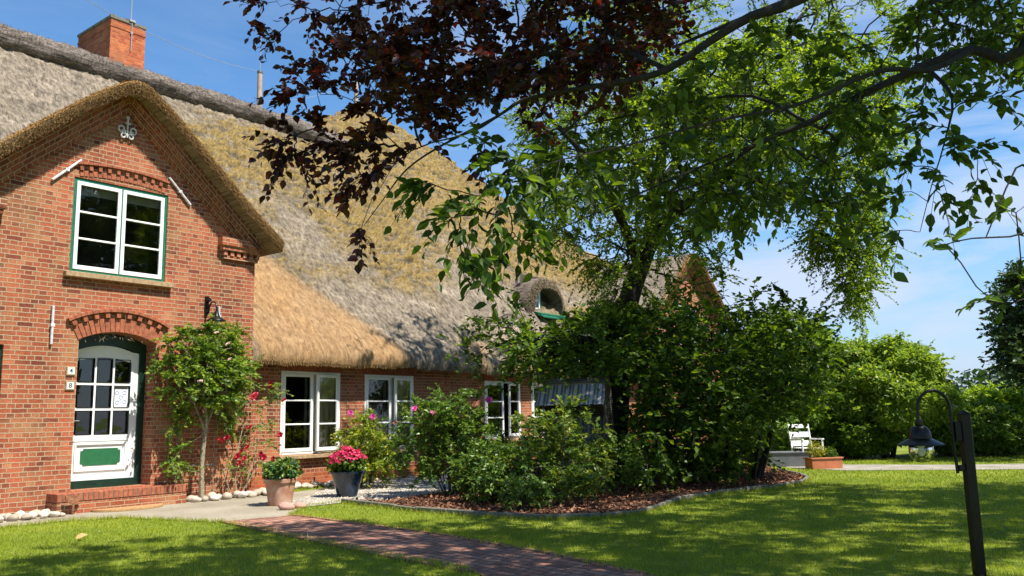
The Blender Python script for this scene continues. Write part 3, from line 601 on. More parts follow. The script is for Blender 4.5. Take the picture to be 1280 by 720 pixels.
# pebbles and boulders laid one by one
import bmesh
def pebble_mesh(i):
    bm = bmesh.new(); bmesh.ops.create_icosphere(bm, subdivisions=3, radius=0.5)
    for v in bm.verts:
        f = 1+0.28*(noise.noise(v.co*1.6+Vector((i*7, 0, 0)))); v.co = Vector((v.co.x*f, v.co.y*f*0.78, v.co.z*f*0.62))
    me = bpy.data.meshes.new('pebble'); bm.to_mesh(me); bm.free(); a = me.attributes.new('rnd', 'FLOAT', 'POINT')
    a.data.foreach_set('value', [0.15+0.17*i]*len(me.vertices)); me.polygons.foreach_set('use_smooth', [True]*len(me.polygons)); me.materials.append(M['stone']); return me
PM = [pebble_mesh(i) for i in range(5)]
def pebbles(pts, lab, grp, z=0.012):
    for (x, y, s) in pts:
        o = bpy.data.objects.new('pebble', random.choice(PM)); COL.objects.link(o); sz = s
        o.scale = (sz, sz, sz*random.uniform(.8, 1.1)); o.location = (x, y, z+sz*0.24); o.rotation_euler = (random.uniform(-.2, .2), random.uniform(-.2, .2), random.uniform(0, 6.28))
        tag(o, lab, 'pebble', grp)
def scatter(n, s0, s1, y0, y1, a, b, mind=0.8):
    out = []; tries = 0
    while len(out) < n and tries < 20000:
        tries += 1; s = random.uniform(s0, s1); y = random.uniform(y0, y1); sz = random.uniform(a, b); p = hw(s, y)
        if all(math.hypot(p[0]-q[0], p[1]-q[1]) > mind*(sz+q[2])/2 for q in out): out.append((p[0], p[1], sz))
    return out
pebbles(scatter(20, -1.40, 0.15, -0.52, -0.24, 0.15, 0.26), 'rounded beach pebble edging the climbing rose between door step and terracotta pot', 'pebbles edging the rose bed')
pebbles(scatter(30, 0.25, 3.1, 0.0, 0.42, 0.13, 0.24), 'rounded beach pebble at the wall base behind the two flower pots', 'pebbles along the wall behind the pots')
pebbles(scatter(14, 3.15, 5.6, 0.12, 0.45, 0.09, 0.15), 'small pale pebble at the wall foot below the second window', 'small pebbles below the second window')
pebbles(scatter(44, -5.2, -3.66, -0.62, -0.06, 0.10, 0.2), 'pale beach pebble heaped at the wall left of the door step', 'pebbles left of the door step')
p1, p2 = gp(357, 638), gp(374, 636)
for p, sz, lab in ((p1, 0.22, 'large reddish stone at the corner of the lawn below the terracotta pot'), (p2, 0.17, 'smaller pinkish stone right of the reddish one at the lawn corner')):
    o = bpy.data.objects.new('corner_stone', PM[0].copy()); o.data.materials[0] = M['redstone'] if 'redstone' in M else simple('reddish_stone', (0.46, 0.26, 0.20), 0.8, var=0.2); M['redstone'] = o.data.materials[0]
    COL.objects.link(o); o.scale = (sz*1.2, sz, sz); o.location = (p[0], p[1], 0.012+sz*0.22); tag(o, lab, 'stone')

# ------------------------------------------------------------------ the farmhouse
H = empty('farmhouse', CN, ROTH); tag(H, 'long red brick farmhouse with a mossy thatched roof and white casement windows', 'farmhouse')
RZ = 2.8; RK = math.tan(rad(47)); rz_ = lambda y: RZ+RK*y
def wall_panel(name, outer, holes, y, thick, mat, flip=False):
    """flat wall in the (s,z) plane with openings, brick reveals"""
    loops = [outer]+holes
    tri = tessellate_polygon([[Vector((p[0], p[1], 0)) for p in l] for l in loops])
    flat = [p for l in loops for p in l]
    mb = MB(); mb.add([(p[0], y, p[1]) for p in flat], [list(t) for t in tri], [(p[0], p[1]) for p in flat])
    for l in holes:
        for i in range(len(l)):
            a, b = l[i], l[(i+1) % len(l)]
            hz = abs(a[0]-b[0]) > abs(a[1]-b[1])
            uv = ([(a[0], y), (a[0], y+thick), (b[0], y+thick), (b[0], y)] if hz else [(y, a[1]), (y+thick, a[1]), (y+thick, b[1]), (y, b[1])])
            mb.add([(a[0], y, a[1]), (a[0], y+thick, a[1]), (b[0], y+thick, b[1]), (b[0], y, b[1])], [[0, 1, 2, 3]], uv)
    return mb
def arc(x0, x1, z, rise, n=14): return [(x0+(x1-x0)*i/n, z+rise*(1-(2*i/n-1)**2)) for i in range(n+1)]
def rect(x0, x1, z0, z1): return [(x0, z0), (x0, z1), (x1, z1), (x1, z0)]

BAYC = -2.68; GS = 0.87
def bay(par, cx, detail=True):
    L0, R0 = cx-2.72, cx+2.68; zE = 4.78; zA = 7.16
    holes = []
    if detail:
        holes = [[(-3.28, 0.33)]+arc(-3.28, -1.96, 2.72, 0.16)+[(-1.96, 0.33)], rect(-3.50, -1.85, 3.81, 5.40), rect(-5.16, -4.39, 0.8, 2.58)]
    else:
        holes = [rect(cx-0.8, cx+0.8, 3.81, 5.3), rect(cx-0.6, cx+0.6, 0.8, 2.5)]
    w_ = wall_panel('w', [(L0, 0), (L0, zE), (cx, zA), (R0, zE), (R0, 0)], holes, 0.0, 0.36, None)
    for s, fl in ((L0, 0), (R0, 1)):    # side cheeks back to the main wall and roof
        vs = [(s, 0, 0), (s, 3.2, 0), (s, 3.2, zE), (s, 0, zE)]; w_.add(vs, [[0, 1, 2, 3]], [(v[1]+0.12, v[2]) for v in vs])
    w_.build('gable_wall', M['brick'], par)
    # stepped brick band under the thatch
    mb = MB()
    for sg in (-1, 1):
        a = Vector((cx, 0, zA+0.02)); b = Vector((cx+sg*2.78, 0, zA+0.02-GS*2.78)); d = (b-a); Lg = d.length; d.normalize(); dn = Vector((-d.z*sg, 0, d.x*sg)); dn = dn if dn.z < 0 else -dn
        for (o0, o1, pr) in ((0.0, 0.20, 0.15), (0.20, 0.275, 0.10), (0.275, 0.35, 0.055)):
            p = [a+dn*o0, b+dn*o0, b+dn*o1, a+dn*o1]
            p[3] = Vector((cx, 0, a.z-o1/math.cos(math.atan(GS)))); p[0] = Vector((cx, 0, a.z-o0/math.cos(math.atan(GS))))
            uvp = [(-0.0, o0), (Lg, o0), (Lg, o1), (0, o1)]
            q = [(v.x, -pr, v.z) for v in p]; mb.add(q, [[0, 1, 2, 3]], uvp)
            q2 = [(p[3].x, -pr, p[3].z), (p[2].x, -pr, p[2].z), (p[2].x, 0.0, p[2].z), (p[3].x, 0.0, p[3].z)]; mb.add(q2, [[0, 1, 2, 3]], [(0, 0), (Lg, 0), (Lg, pr), (0, pr)])
    for sg in (-1, 1):   # kneelers
        x1 = cx+sg*2.70; x0 = cx+sg*1.86
        for (za, zb, pr, sh) in ((4.64, 4.80, .15, 0.0), (4.56, 4.64, .12, 0.03), (4.40, 4.46, .07, 0.10)):
            mb.box(((x0+x1)/2+sg*sh/2, -pr/2, (za+zb)/2), (abs(x1-x0)-sh, pr, zb-za))
        for i in range(6): mb.box((x0+sg*(0.12+i*0.14), -0.045, 4.51), (0.075, 0.09, 0.10))
    mb.build('stepped_brick_band', M['brick_band'], par)

wall_main = wall_panel('w', [(0.0, 0), (0.0, 2.66), (23.5, 2.66), (23.5, 0)], [rect(1.05, 2.61, 0.68, 2.38), rect(3.31, 4.87, 0.68, 2.37), rect(7.50, 9.05, 0.80, 2.32), rect(9.55, 11.1, 0.80, 2.32), rect(12.6, 13.9, 0.80, 2.32)], 0.5, 0.2, None)
wall_main.add([(-9, 0.5, 0), (-9, 0.5, 2.66), (-5.4, 0.5, 2.66), (-5.4, 0.5, 0)], [[0, 1, 2, 3]])
wall_main.add([(23.5, 0.5, 0), (23.5, 14, 0), (23.5, 14, 2.66), (23.5, 0.5, 2.66)], [[0, 1, 2, 3]])
wall_main.build('wall', M['brick'], H)
mb = MB(); mb.box((11.7, 0.485, 0.15), (23.4, 0.03, 0.30)); mb.build('plinth', M['brick_red'], H)
bay(H, BAYC, True)
bay(H, 18.6, False)

# --- thatch: main slope as a fine relief
GX = 0.042; xs = np.arange(-9.0, 23.6, GX); vs_ = np.arange(0, 15.6, 0.042)
X, V_ = np.meshgrid(xs, vs_, indexing='ij'); c47 = math.cos(rad(47)); s47 = math.sin(rad(47))
RIDGEY = 7.1
top_y = np.interp(xs, [-9, 6.2, 11.5, 14.6, 16.6, 18.2, 19.8, 21.5, 22.8, 23.6], [RIDGEY, RIDGEY, 10.05, 8.25, 6.5, 5.4, 4.9, 4.5, 2.6, 0.6])
vmax = top_y/c47
Vv = V_*0+V_; fr = np.minimum(V_/vs_[-1], 1)
Vv = fr*vmax[:, None]                         # stretch each column up to its own top line
EA = -0.06
Y_ = EA+Vv*c47; Z_ = RZ+RK*EA+Vv*s47
swell = 0.10*(fbm(X*0.35, Vv*0.4, 3, 11)-.5)
warp = fbm(X*1.2, Vv*1.2, 3, 21)
cl = fbm(X*4.2+warp*2, Vv*8.5+warp*3, 3, 31)                # clumps wider than tall
region = fbm(X*0.45, Vv*0.5, 4, 41)
zone = np.clip((region-0.40)*4.5, 0, 1)*np.clip((Vv-1.9)/1.2, 0, 1)*np.clip((X-0.4)/1.5, 0, 1)
zone = np.maximum(zone, np.clip((X-1.6)/2.0, 0, 1)*np.clip((Vv-3.4)/1.5, 0, 1)*0.97)
bald = np.clip((fbm(X*0.55+9, Vv*0.6, 4, 51)-0.56)*9, 0, 1)*np.clip((7.2-Vv)/2, 0, 1); zone = zone*(1-0.9*bald)
zone *= np.clip(1-(Vv-9.4)/0.8, 0, 1)*(X < 7.5)+(X >= 7.5)
# moss grows in short ledges: thick at the lower lip, thin at the top
rowp = Vv/0.17+1.3*fbm(X*1.6, Vv*1.6, 3, 35)+0.9*vn(X*5.5, Vv*0+np.floor(Vv/0.17), 36); lip = 1-(rowp-np.floor(rowp))
cellv = vn(X*4.6+np.floor(rowp)*7.3, np.floor(rowp)*1.7, 37)
moss = np.clip((0.55*cl+0.45*cellv-0.36)*7, 0, 1)*zone; ledge = moss*np.clip(lip*1.25, 0, 1)*(0.6+0.8*cellv)
# strip of newer reed below the front gable's valley
dline = (Vv - (4.35-(X-1.0)*1.28))         # boundary falls to the right
orange = np.clip(-dline/0.5+0.1, 0, 1)*np.clip((X-0.0)/0.3, 0, 1)
o2 = np.clip((2.1-Vv-0.6*fbm(X*0.8, Vv*0, 2, 5))/0.8, 0, 1)*np.clip((X-5.8)/1.5, 0, 1)*0.60*np.clip((fbm(X*0.9, Vv*0.7, 3, 77)-.30)*4, 0, 1)
orange = np.clip(orange*(0.55+0.6*fbm(X*1.5, Vv*0.9, 4, 71)), 0, 1); orange = np.maximum(orange, o2); moss = moss*(1-orange); ledge = ledge*(1-orange); moss = np.clip(moss*(0.25+1.2*np.clip(lip, 0, 1)), 0, 1)
gap_shade = np.clip(zone*(1-orange)*(1-1.1*moss)*(0.25+0.9*np.clip((fbm(X*3.1, Vv*3.1, 3, 83)-.35)*4, 0, 1)), 0, .8)  # crevice shade between the moss clumps, painted into the thatch colour
band = np.exp(-(dline/0.38)**2)*np.clip((X)/0.5, 0, 1)*(Vv < 6)
streak = fbm(X*22, Vv*2.0, 3, 61)
h = swell+ledge*0.12+0.06*band+0.035*(streak-.5)+0.10*(fbm(X*6, Vv*7, 3, 91)-.5)*(1-0.6*orange)
edge = np.exp(-Vv/0.16); h = h-0.16*edge*0.8
nx, ny, nz_ = 0, -s47, c47
VX = np.stack([X, Y_+ny*h, Z_+nz_*h], -1).reshape(-1, 3)
ni, nj = X.shape; I = np.arange(ni*nj).reshape(ni, nj)
Fq = np.stack([I[:-1, :-1], I[1:, :-1], I[1:, 1:], I[:-1, 1:]], -1).reshape(-1, 4)
uv = np.stack([X, Vv], -1).reshape(-1, 2); nv = len(VX)
# eave thickness: cut reed ends turning under, then the soffit
ev = []
prof = [(0.012, -0.09), (0.03, -0.165), (0.30, -0.15), (0.62, 0.10)]
base0 = VX.reshape(ni, nj, 3)[:, 0]
wob = 0.05*(fbm(xs*1.1, xs*0, 3, 13)-.5)+0.03*(fbm(xs*7, xs*0, 2, 14)-.5)
for q, (dy, dz) in enumerate(prof): ev.append(np.stack([xs, base0[:, 1]+dy, base0[:, 2]+dz+wob*(q < 3)], -1))
ring = [I[:, 0]]+[nv+np.arange(ni)+q*ni for q in range(4)]
VA = np.concatenate([VX]+ev); uva = np.concatenate([uv]+[np.stack([xs, np.full(ni, -0.08*(q+1))], -1) for q in range(4)])
Fe = [np.stack([ring[q][:-1], ring[q+1][:-1], ring[q+1][1:], ring[q][1:]], -1) for q in range(4)]
Fa = np.concatenate([Fq]+Fe)
mo = np.concatenate([moss.ravel(), np.zeros(4*ni)]); orr = np.concatenate([orange.ravel(), np.tile(orange[:, 2], 4)])
# back slopes, so that the volume is closed
b0 = len(VA); ridge = VX.reshape(ni, nj, 3)[:, -1][::12]; nb = len(ridge); back = ridge.copy(); back[:, 1] = 2*np.maximum(ridge[:, 1], 7.1)-ridge[:, 1]*0+0; 
back = np.stack([ridge[:, 0], np.full(nb, 15.5), np.full(nb, 2.7)], -1)
VA = np.concatenate([VA, ridge, back]); Fb = np.stack([b0+np.arange(nb-1), b0+nb+np.arange(nb-1), b0+nb+1+np.arange(nb-1), b0+1+np.arange(nb-1)], -1)
uva = np.concatenate([uva, ridge[:, :2], back[:, :2]]); mo = np.concatenate([mo, np.zeros(2*nb)]); orr = np.concatenate([orr, np.zeros(2*nb)])
Fa = Fa[~((VA[Fa].mean(1)[:, 0] > -5.38) & (VA[Fa].mean(1)[:, 0] < 0.02) & (VA[Fa].mean(1)[:, 1] < 0.75))]
roof = np_mesh('thatched_roof', VA, np.concatenate([Fa, Fb]), M['thatch'], H, attr={'moss': mo, 'orange': orr, 'gap_shade': np.concatenate([gap_shade.ravel(), np.zeros(len(mo)-gap_shade.size)])}, uv=uva, smooth=True)

# loose reed ends on the slope and hanging from the eave
def slope_pts(n, x0, x1, v0, v1):
    x = x0+(x1-x0)*RNG.random(n); v = v0+(v1-v0)*RNG.random(n); m = v < np.interp(x, xs, vmax)-0.15; x = x[m]; v = v[m]
    i = np.clip(((x-xs[0])/GX).astype(int), 0, ni-1); j = np.clip((v/np.interp(x, xs, vmax)*(nj-1)).astype(int), 0, nj-1)
    return VX.reshape(ni, nj, 3)[i, j], orange[i, j], moss[i, j]
def straws(name, P, D, Nn, ln, wd, mat, parent, rnd=None): return leaves(name, P, D, Nn, ln, wd, mat, parent, T=T_TRI, rnd=rnd)
P, og, ms_ = slope_pts(90000, -6, 21, 0.1, 13.5); k = len(P)
D = np.tile([0, -c47, -s47], (k, 1))+RNG.normal(size=(k, 3))*0.22+np.array([0, -s47, c47])*0.12; Nn = np.tile([0, -s47, c47], (k, 1))+RNG.normal(size=(k, 3))*0.3
P = P+np.array([0, -s47, c47])*0.004; sel = (og < 0.4) & (ms_ < 0.5)
straws('reed_ends', P[sel], D[sel], Nn[sel], 0.06+0.10*RNG.random(sel.sum()), 0.009, M['straw'], roof)
sel2 = og >= 0.4; straws('new_reed_ends', P[sel2], D[sel2], Nn[sel2], 0.06+0.10*RNG.random(sel2.sum()), 0.008, M['straw_orange'], roof)
n_ = 9000; x = RNG.random(n_)*23; i = np.clip(((x-xs[0])/GX).astype(int), 0, ni-1); f = RNG.random(n_)[:, None]
P = base0[i]*(1-f)+ev[1][i]*f; D = np.stack([RNG.normal(size=n_)*.15, -0.35+RNG.normal(size=n_)*.15, -np.ones(n_)], -1)
sel = (orange[i, 3] > 0.35)
straws('eave_reed', P[~sel], D[~sel], np.tile([0, -1.0, 0.2], ((~sel).sum(), 1)), 0.025+0.03*RNG.random((~sel).sum()), 0.012, M['straw'], roof)
straws('eave_new_reed', P[sel], D[sel], np.tile([0, -1.0, 0.2], (sel.sum(), 1)), 0.025+0.03*RNG.random(sel.sum()), 0.012, M['straw_orange'], roof)

# --- thatched gable roofs of the bays
def gable_roof(cx, seed):
    us = np.linspace(-3.05, 3.05, 110); ys = np.arange(-0.44, 5.6, 0.06)
    zt = lambda u: 7.26-0.87*(np.sqrt(u*u+0.20**2)-0.20)-0.0*u - 0.05*np.exp(-(u/0.5)**2)+0.10*np.clip(np.abs(u)-2.2, 0, 1)**1.3
    U, Y = np.meshgrid(us, ys, indexing='ij')
    hh = 0.05*(fbm(U*1.5+seed, Y*1.5, 3, 3)-.5)+0.03*(fbm(U*2.5, Y*20, 3, seed+8)-.5)
    top = zt(U)+hh-0.06*np.exp(-(Y+0.44)/0.06)
    th = 0.30+0*U; bot = zt(U)-th*0.86+0.02
    A = np.stack([U+cx, Y, top], -1); B = np.stack([U*0.985+cx, Y+0.02, bot], -1)
    a, b = U.shape; I1 = np.arange(a*b).reshape(a, b); I2 = I1+a*b
    Fs = [np.stack([I1[:-1, :-1], I1[1:, :-1], I1[1:, 1:], I1[:-1, 1:]], -1).reshape(-1, 4), np.stack([I2[:-1, :-1], I2[:-1, 1:], I2[1:, 1:], I2[1:, :-1]], -1).reshape(-1, 4),
          np.stack([I1[:-1, 0], I2[:-1, 0], I2[1:, 0], I1[1:, 0]], -1), np.stack([I1[0, :-1], I1[0, 1:], I2[0, 1:], I2[0, :-1]], -1), np.stack([I1[-1, :-1], I2[-1, :-1], I2[-1, 1:], I1[-1, 1:]], -1)]
    Vt = np.concatenate([A.reshape(-1, 3), B.reshape(-1, 3)])
    uv = np.concatenate([np.stack([Y, np.abs(U)*1.3], -1).reshape(-1, 2), np.stack([U*3, Y*0.3], -1).reshape(-1, 2)])
    edge_m = np.clip(1.0-(Y+0.44)/0.30, 0, 1)*(0.4+0.9*fbm(U*2, Y*3, 3, 5)) * np.clip(0.45+np.exp(-(U/1.4)**2), 0, 1)
    mo = np.concatenate([np.clip(edge_m, 0, 1).ravel()*0.35, np.zeros(a*b)]); og = np.concatenate([np.clip(edge_m*0.8, 0, 1).ravel(), np.full(a*b, 0.35)])
    g = np_mesh('gable_thatch', Vt, np.concatenate(Fs), M['thatch'], H, attr={'moss': mo, 'orange': og}, uv=uv, smooth=True)
    g.data.set_sharp_from_angle(angle=rad(50))
    # cut reed ends on the verge face
    n_ = 26000; u = -3.0+6.0*RNG.random(n_); f = RNG.random(n_); zz = zt(u)-0.24*f
    P = np.stack([u+cx, np.full(n_, -0.43)+0.03*RNG.random(n_), zz-0.02], -1); sg = np.sign(u)
    D = np.stack([sg*0.5+RNG.normal(size=n_)*.3, -0.75+RNG.normal(size=n_)*.3, -0.8+RNG.normal(size=n_)*.3], -1)
    straws('verge_reed', P, D, RNG.normal(size=(n_, 3))+np.array([0, -1, 0]), 0.03+0.06*RNG.random(n_), 0.011, M['straw_verge'], g, rnd=np.clip(RNG.random(n_)*0.7+0.35*(1-f)-.05, 0, 1))
    n_ = 20000; u = -3.0+6.0*RNG.random(n_)*1; f = RNG.random(n_)**1.6; P = np.stack([u+cx, -0.42+0.22*RNG.random(n_), zt(u)-0.04-0.16*f], -1); P[:, 2] -= 0.03*(P[:, 1] < -0.37)
    keep = RNG.random(n_) < np.clip(1.3*np.exp(-(u/1.8)**2)+0.35, 0, 1); P = P[keep]; n_ = len(P)
    D = np.stack([np.sign(P[:, 0]-cx)*0.6+RNG.normal(size=n_)*.3, -0.7+RNG.normal(size=n_)*.3, -0.3+RNG.normal(size=n_)*.4], -1)
    straws('verge_moss', P+np.array([0, 0, .03]), D, RNG.normal(size=(n_, 3)), 0.03+0.05*RNG.random(n_), 0.018, M['verge_moss'], g)
    return g
gable_roof(BAYC, 1); gable_roof(18.6, 4)

# --- ridge of dark heather
def ridge_roll(pts, r, name='ridge_roll'):
    pts = [Vector(p) for p in pts]; P = []
    for a, b in zip(pts[:-1], pts[1:]):
        n_ = max(1, int((b-a).length/0.09))
        P += [a.lerp(b, q/n_) for q in range(n_)]
    P.append(pts[-1]); Vv = []; seg = 40; UV = []; dist = 0
    for i, p in enumerate(P):
        t = (P[min(i+1, len(P)-1)]-P[max(i-1, 0)]).normalized(); a = t.cross(Vector((0, 0, 1))).normalized(); b = a.cross(t); dist += 0.09
        for k in range(seg):
            an = 2*math.pi*k/seg; rr = r*(1+0.16*(noise.noise(Vector((dist*1.5, math.cos(an)*1.2, math.sin(an)*1.2)))))+0.045*noise.noise(Vector((dist*6, math.cos(an)*5, math.sin(an)*5)))+0.02*noise.noise(Vector((dist*16, math.cos(an)*14, math.sin(an)*14)))
            q = p+a*math.cos(an)*rr*1.15+b*math.sin(an)*rr; Vv.append(q); UV.append((dist, an*r))
    I = np.arange(len(P)*seg).reshape(len(P), seg); J = np.roll(I, -1, 1)
    Fq = np.stack([I[:-1], J[:-1], J[1:], I[1:]], -1).reshape(-1, 4)
    o = np_mesh(name, np.array([tuple(v) for v in Vv]), Fq, M['heather'], roof, uv=np.array(UV), smooth=True)
    n_ = len(P)*90; k = RNG.integers(0, len(Vv), n_); Va = np.array([tuple(v) for v in Vv])[k]; C_ = np.array([tuple(P[i//seg]) for i in k]); rdl = unit(Va-C_)
    D = rdl*0.5+RNG.normal(size=(n_, 3))*0.5+np.array([0, -.3, -.5]); leaves('heather_twigs', Va-rdl*0.01, D, RNG.normal(size=(n_, 3)), 0.04+0.07*RNG.random(n_), 0.01, M['twig'], o, T=T_TRI)
M['twig'] = leafmat('heather_twig', (0.03, 0.024, 0.02), (0.13, 0.10, 0.085), (0.27, 0.22, 0.18), trans=0.0, rough=0.85, spec=0.2)
RZT = rz_(RIDGEY)
ridge_roll([(-9, RIDGEY, RZT+0.02), (5.0, RIDGEY, RZT+0.02), (6.2, RIDGEY-0.08, RZT-0.03), (7.6, RIDGEY-0.30, RZT-0.22), (8.2, RIDGEY-0.3, RZT-0.42)], 0.34)

# --- chimney
def wallxz(x, y, yy):
    v = ray(x, y); c = CN+IN*yy; t = ((c-CAM)@IN)/(v@IN); p = CAM+v*t; return (p-CN)@DV, p[2]
x0 = wallxz(137, 60, 6.9)[0]; x1 = wallxz(181, 60, 6.9)[0]; zt = wallxz(140, 22, 6.9)[1]
cy0, cy1 = 6.9, 8.7
ch = MB(); ch.box(((x0+x1)/2, (cy0+cy1)/2, (zt+9.6)/2), (x1-x0, cy1-cy0, zt-9.6))
ch.box(((x0+x1)/2, (cy0+cy1)/2, zt-1.28), (x1-x0+0.14, cy1-cy0+0.14, 0.22)); ch.box(((x0+x1)/2, (cy0+cy1)/2, zt-1.44), (x1-x0+0.22, cy1-cy0+0.22, 0.22))
ch.box(((x0+x1)/2, (cy0+cy1)/2, zt-0.20), (x1-x0+0.03, cy1-cy0+0.03, 0.05))
cho = ch.build('chimney', M['brick_red'], roof)
mb = MB(); mb.box(((x0+x1)/2, (cy0+cy1)/2, zt+0.035), (x1-x0+0.05, cy1-cy0+0.05, 0.07))
for i in range(10): mb.box((x0+0.05+random.random()*(x1-x0-.1), cy0+0.02+random.random()*0.2, zt+0.09), (0.12, 0.12, 0.05), rz=random.random())
mb.build('mortar_cap', M['concrete'], cho)
mb = MB(); xr = (x0*0.42+x1*0.58)
mb.tube([(xr, cy0-0.03, zt-0.75), (xr, cy0-0.03, zt+0.10), (xr, cy0+0.03, zt+0.16), (xr, cy0+0.05, zt+1.6)], 0.012, 6); mb.box((xr, cy0-0.02, zt-0.25), (0.06, 0.05, 0.05)); mb.box((xr, cy0-0.0, zt+0.09), (0.16, 0.12, 0.06))
mb.build('lightning_rod', M['cable'], cho)

# --- windows
def pane_frame(mb, x0, x1, z0, z1, y, wdt, dep, rows, cols, bar=0.032):
    mb.prism([(x0, z0), (x0, z1), (x0+wdt, z1), (x0+wdt, z0)], y, y+dep); mb.prism([(x1-wdt, z0), (x1-wdt, z1), (x1, z1), (x1, z0)], y, y+dep)
    mb.prism([(x0+wdt, z1-wdt), (x0+wdt, z1), (x1-wdt, z1), (x1-wdt, z1-wdt)], y+.001, y+dep-.001); mb.prism([(x0+wdt, z0), (x0+wdt, z0+wdt*1.15), (x1-wdt, z0+wdt*1.15), (x1-wdt, z0)], y+.001, y+dep-.001)
    ix0, ix1, iz0, iz1 = x0+wdt, x1-wdt, z0+wdt*1.15, z1-wdt
    for r in range(1, rows):
        z = iz0+(iz1-iz0)*r/rows; mb.prism([(ix0, z-bar/2), (ix0, z+bar/2), (ix1, z+bar/2), (ix1, z-bar/2)], y+.004, y+dep-.006)
    for c in range(1, cols):
        x = ix0+(ix1-ix0)*c/cols; mb.prism([(x-bar/2, iz0), (x-bar/2, iz1), (x+bar/2, iz1), (x+bar/2, iz0)], y+.008, y+dep-.010)
    return ix0, ix1, iz0, iz1
def sash(par, x0, x1, z0, z1, y, rows=3, swing=0.0, hinge='R', wdt=0.062, cols=1, curtain=None):
    """one casement, its glass and a curtain strip; swing opens it outwards"""
    hx = x1 if hinge == 'R' else x0
    mb = MB(); a, b, c, d = pane_frame(mb, x0-hx, x1-hx, z0, z1, 0, wdt, 0.045, rows, cols)
    s = mb.build('sash', M['white'], par, bevel=0.004); s.location = (hx, y, 0); s.rotation_euler = (0, 0, swing)
    g = MB(); g.add([(a, 0.028, c), (b, 0.028, c), (b, 0.028, d), (a, 0.028, d)], [[0, 1, 2, 3]]); g.build('pane', M['glass'], s)
    return s
def window(par, x0, x1, z0, z1, y, outer, split=0.5, owdt=0.05, sw=(0.0, 0.0), curt=(), sillspec=None, rows=3):
    mb = MB(); yo = y
    mb.prism([(x0, z0), (x0, z1), (x0+owdt, z1), (x0+owdt, z0)], yo, yo+0.09); mb.prism([(x1-owdt, z0), (x1-owdt, z1), (x1, z1), (x1, z0)], yo, yo+0.09)
    mb.prism([(x0+owdt, z1-owdt), (x0+owdt, z1), (x1-owdt, z1), (x1-owdt, z1-owdt)], yo+.001, yo+0.089); mb.prism([(x0+owdt, z0), (x0+owdt, z0+owdt), (x1-owdt, z0+owdt), (x1-owdt, z0)], yo+.001, yo+0.089)
    xm = x0+(x1-x0)*split; mb.prism([(xm-0.02, z0+owdt), (xm-0.02, z1-owdt), (xm+0.02, z1-owdt), (xm+0.02, z0+owdt)], yo+.01, yo+0.08)
    wf = mb.build('window', outer, par, bevel=0.004)
    sash(wf, x0+owdt+.002, xm-0.012, z0+owdt+.002, z1-owdt-.002, y-0.012, rows, sw[0], 'L'); sash(wf, xm+0.012, x1-owdt-.002, z0+owdt+.002, z1-owdt-.002, y-0.012, rows, sw[1], 'R')
    # dim room behind
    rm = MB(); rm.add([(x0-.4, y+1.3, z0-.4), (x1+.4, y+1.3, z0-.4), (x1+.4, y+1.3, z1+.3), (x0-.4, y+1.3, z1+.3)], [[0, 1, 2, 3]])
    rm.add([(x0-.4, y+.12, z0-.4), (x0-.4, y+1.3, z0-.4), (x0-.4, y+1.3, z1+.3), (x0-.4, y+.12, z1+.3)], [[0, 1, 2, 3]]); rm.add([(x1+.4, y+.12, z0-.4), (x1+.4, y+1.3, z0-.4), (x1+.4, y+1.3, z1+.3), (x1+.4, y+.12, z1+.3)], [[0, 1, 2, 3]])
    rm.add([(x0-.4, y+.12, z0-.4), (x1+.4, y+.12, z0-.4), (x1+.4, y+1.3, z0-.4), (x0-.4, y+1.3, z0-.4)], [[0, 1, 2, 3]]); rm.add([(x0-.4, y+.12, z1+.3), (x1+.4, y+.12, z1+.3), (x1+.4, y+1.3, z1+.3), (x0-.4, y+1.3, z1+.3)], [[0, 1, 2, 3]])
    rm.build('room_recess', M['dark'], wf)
    for (a, b) in curt:
        cm = MB(); n_ = 14; pts = []
        for i in range(n_+1):
            x = a+(b-a)*i/n_; pts.append((x, y+0.085+0.02*math.sin(i*1.9)))
        for i in range(n_): cm.add([(pts[i][0], pts[i][1], z0), (pts[i+1][0], pts[i+1][1], z0), (pts[i+1][0], pts[i+1][1], z1), (pts[i][0], pts[i][1], z1)], [[0, 1, 2, 3]])
        cm.build('curtain', M['curtain'], wf)
    return wf
wf = window(H, -3.50, -1.85, 3.81, 5.40, 0.02, M['green'], 0.5, 0.055, curt=())
mb = MB(); mb.box((-2.66, -0.045, 3.765), (1.86, 0.13, 0.085)); mb.build('sill', M['sill'], wf, bevel=0.006)
# a pale blind just inside the top of the upper window
mb = MB(); mb.add([(-3.45, .15, 5.16), (-1.9, .15, 5.16), (-1.9, .15, 5.36), (-3.45, .15, 5.36)], [[0, 1, 2, 3]]); mb.build('blind', M['curtain'], wf)
window(H, -5.16, -4.39, 0.8, 2.58, 0.05, M['dgreen'], 0.5, 0.05)
wins = []
for (x0_, x1_, z0_, z1_, sp, sw, cu) in ((1.05, 2.61, .68, 2.38, .53, (0, rad(9)), ((1.88, 2.58), (1.72, 1.78))), (3.31, 4.87, .68, 2.37, .53, (0, rad(9)), ((4.12, 4.84), (3.98, 4.05))), (7.50, 9.05, .80, 2.32, .52, (0, rad(14)), ()), (9.55, 11.1, .80, 2.32, .5, (0, 0), ()), (12.6, 13.9, .80, 2.32, .5, (0, 0), ())):
    wf = window(H, x0_, x1_, z0_, z1_, 0.505, M['white'], sp, 0.05, sw, cu); wins.append(wf)
    mb = MB(); mb.box(((x0_+x1_)/2, 0.47, z0_-0.05), (x1_-x0_+0.16, 0.20, 0.075)); mb.build('sill', M['sill'], wf, bevel=0.006)
    mb = MB(); mb.tube([(x0_+0.82, 0.47, z0_+0.03), (x0_+0.95, 0.40, z0_+0.0), (x0_+1.05, 0.44, z0_+0.01)], 0.007, 6); mb.build('casement_stay', M['black'], wf)
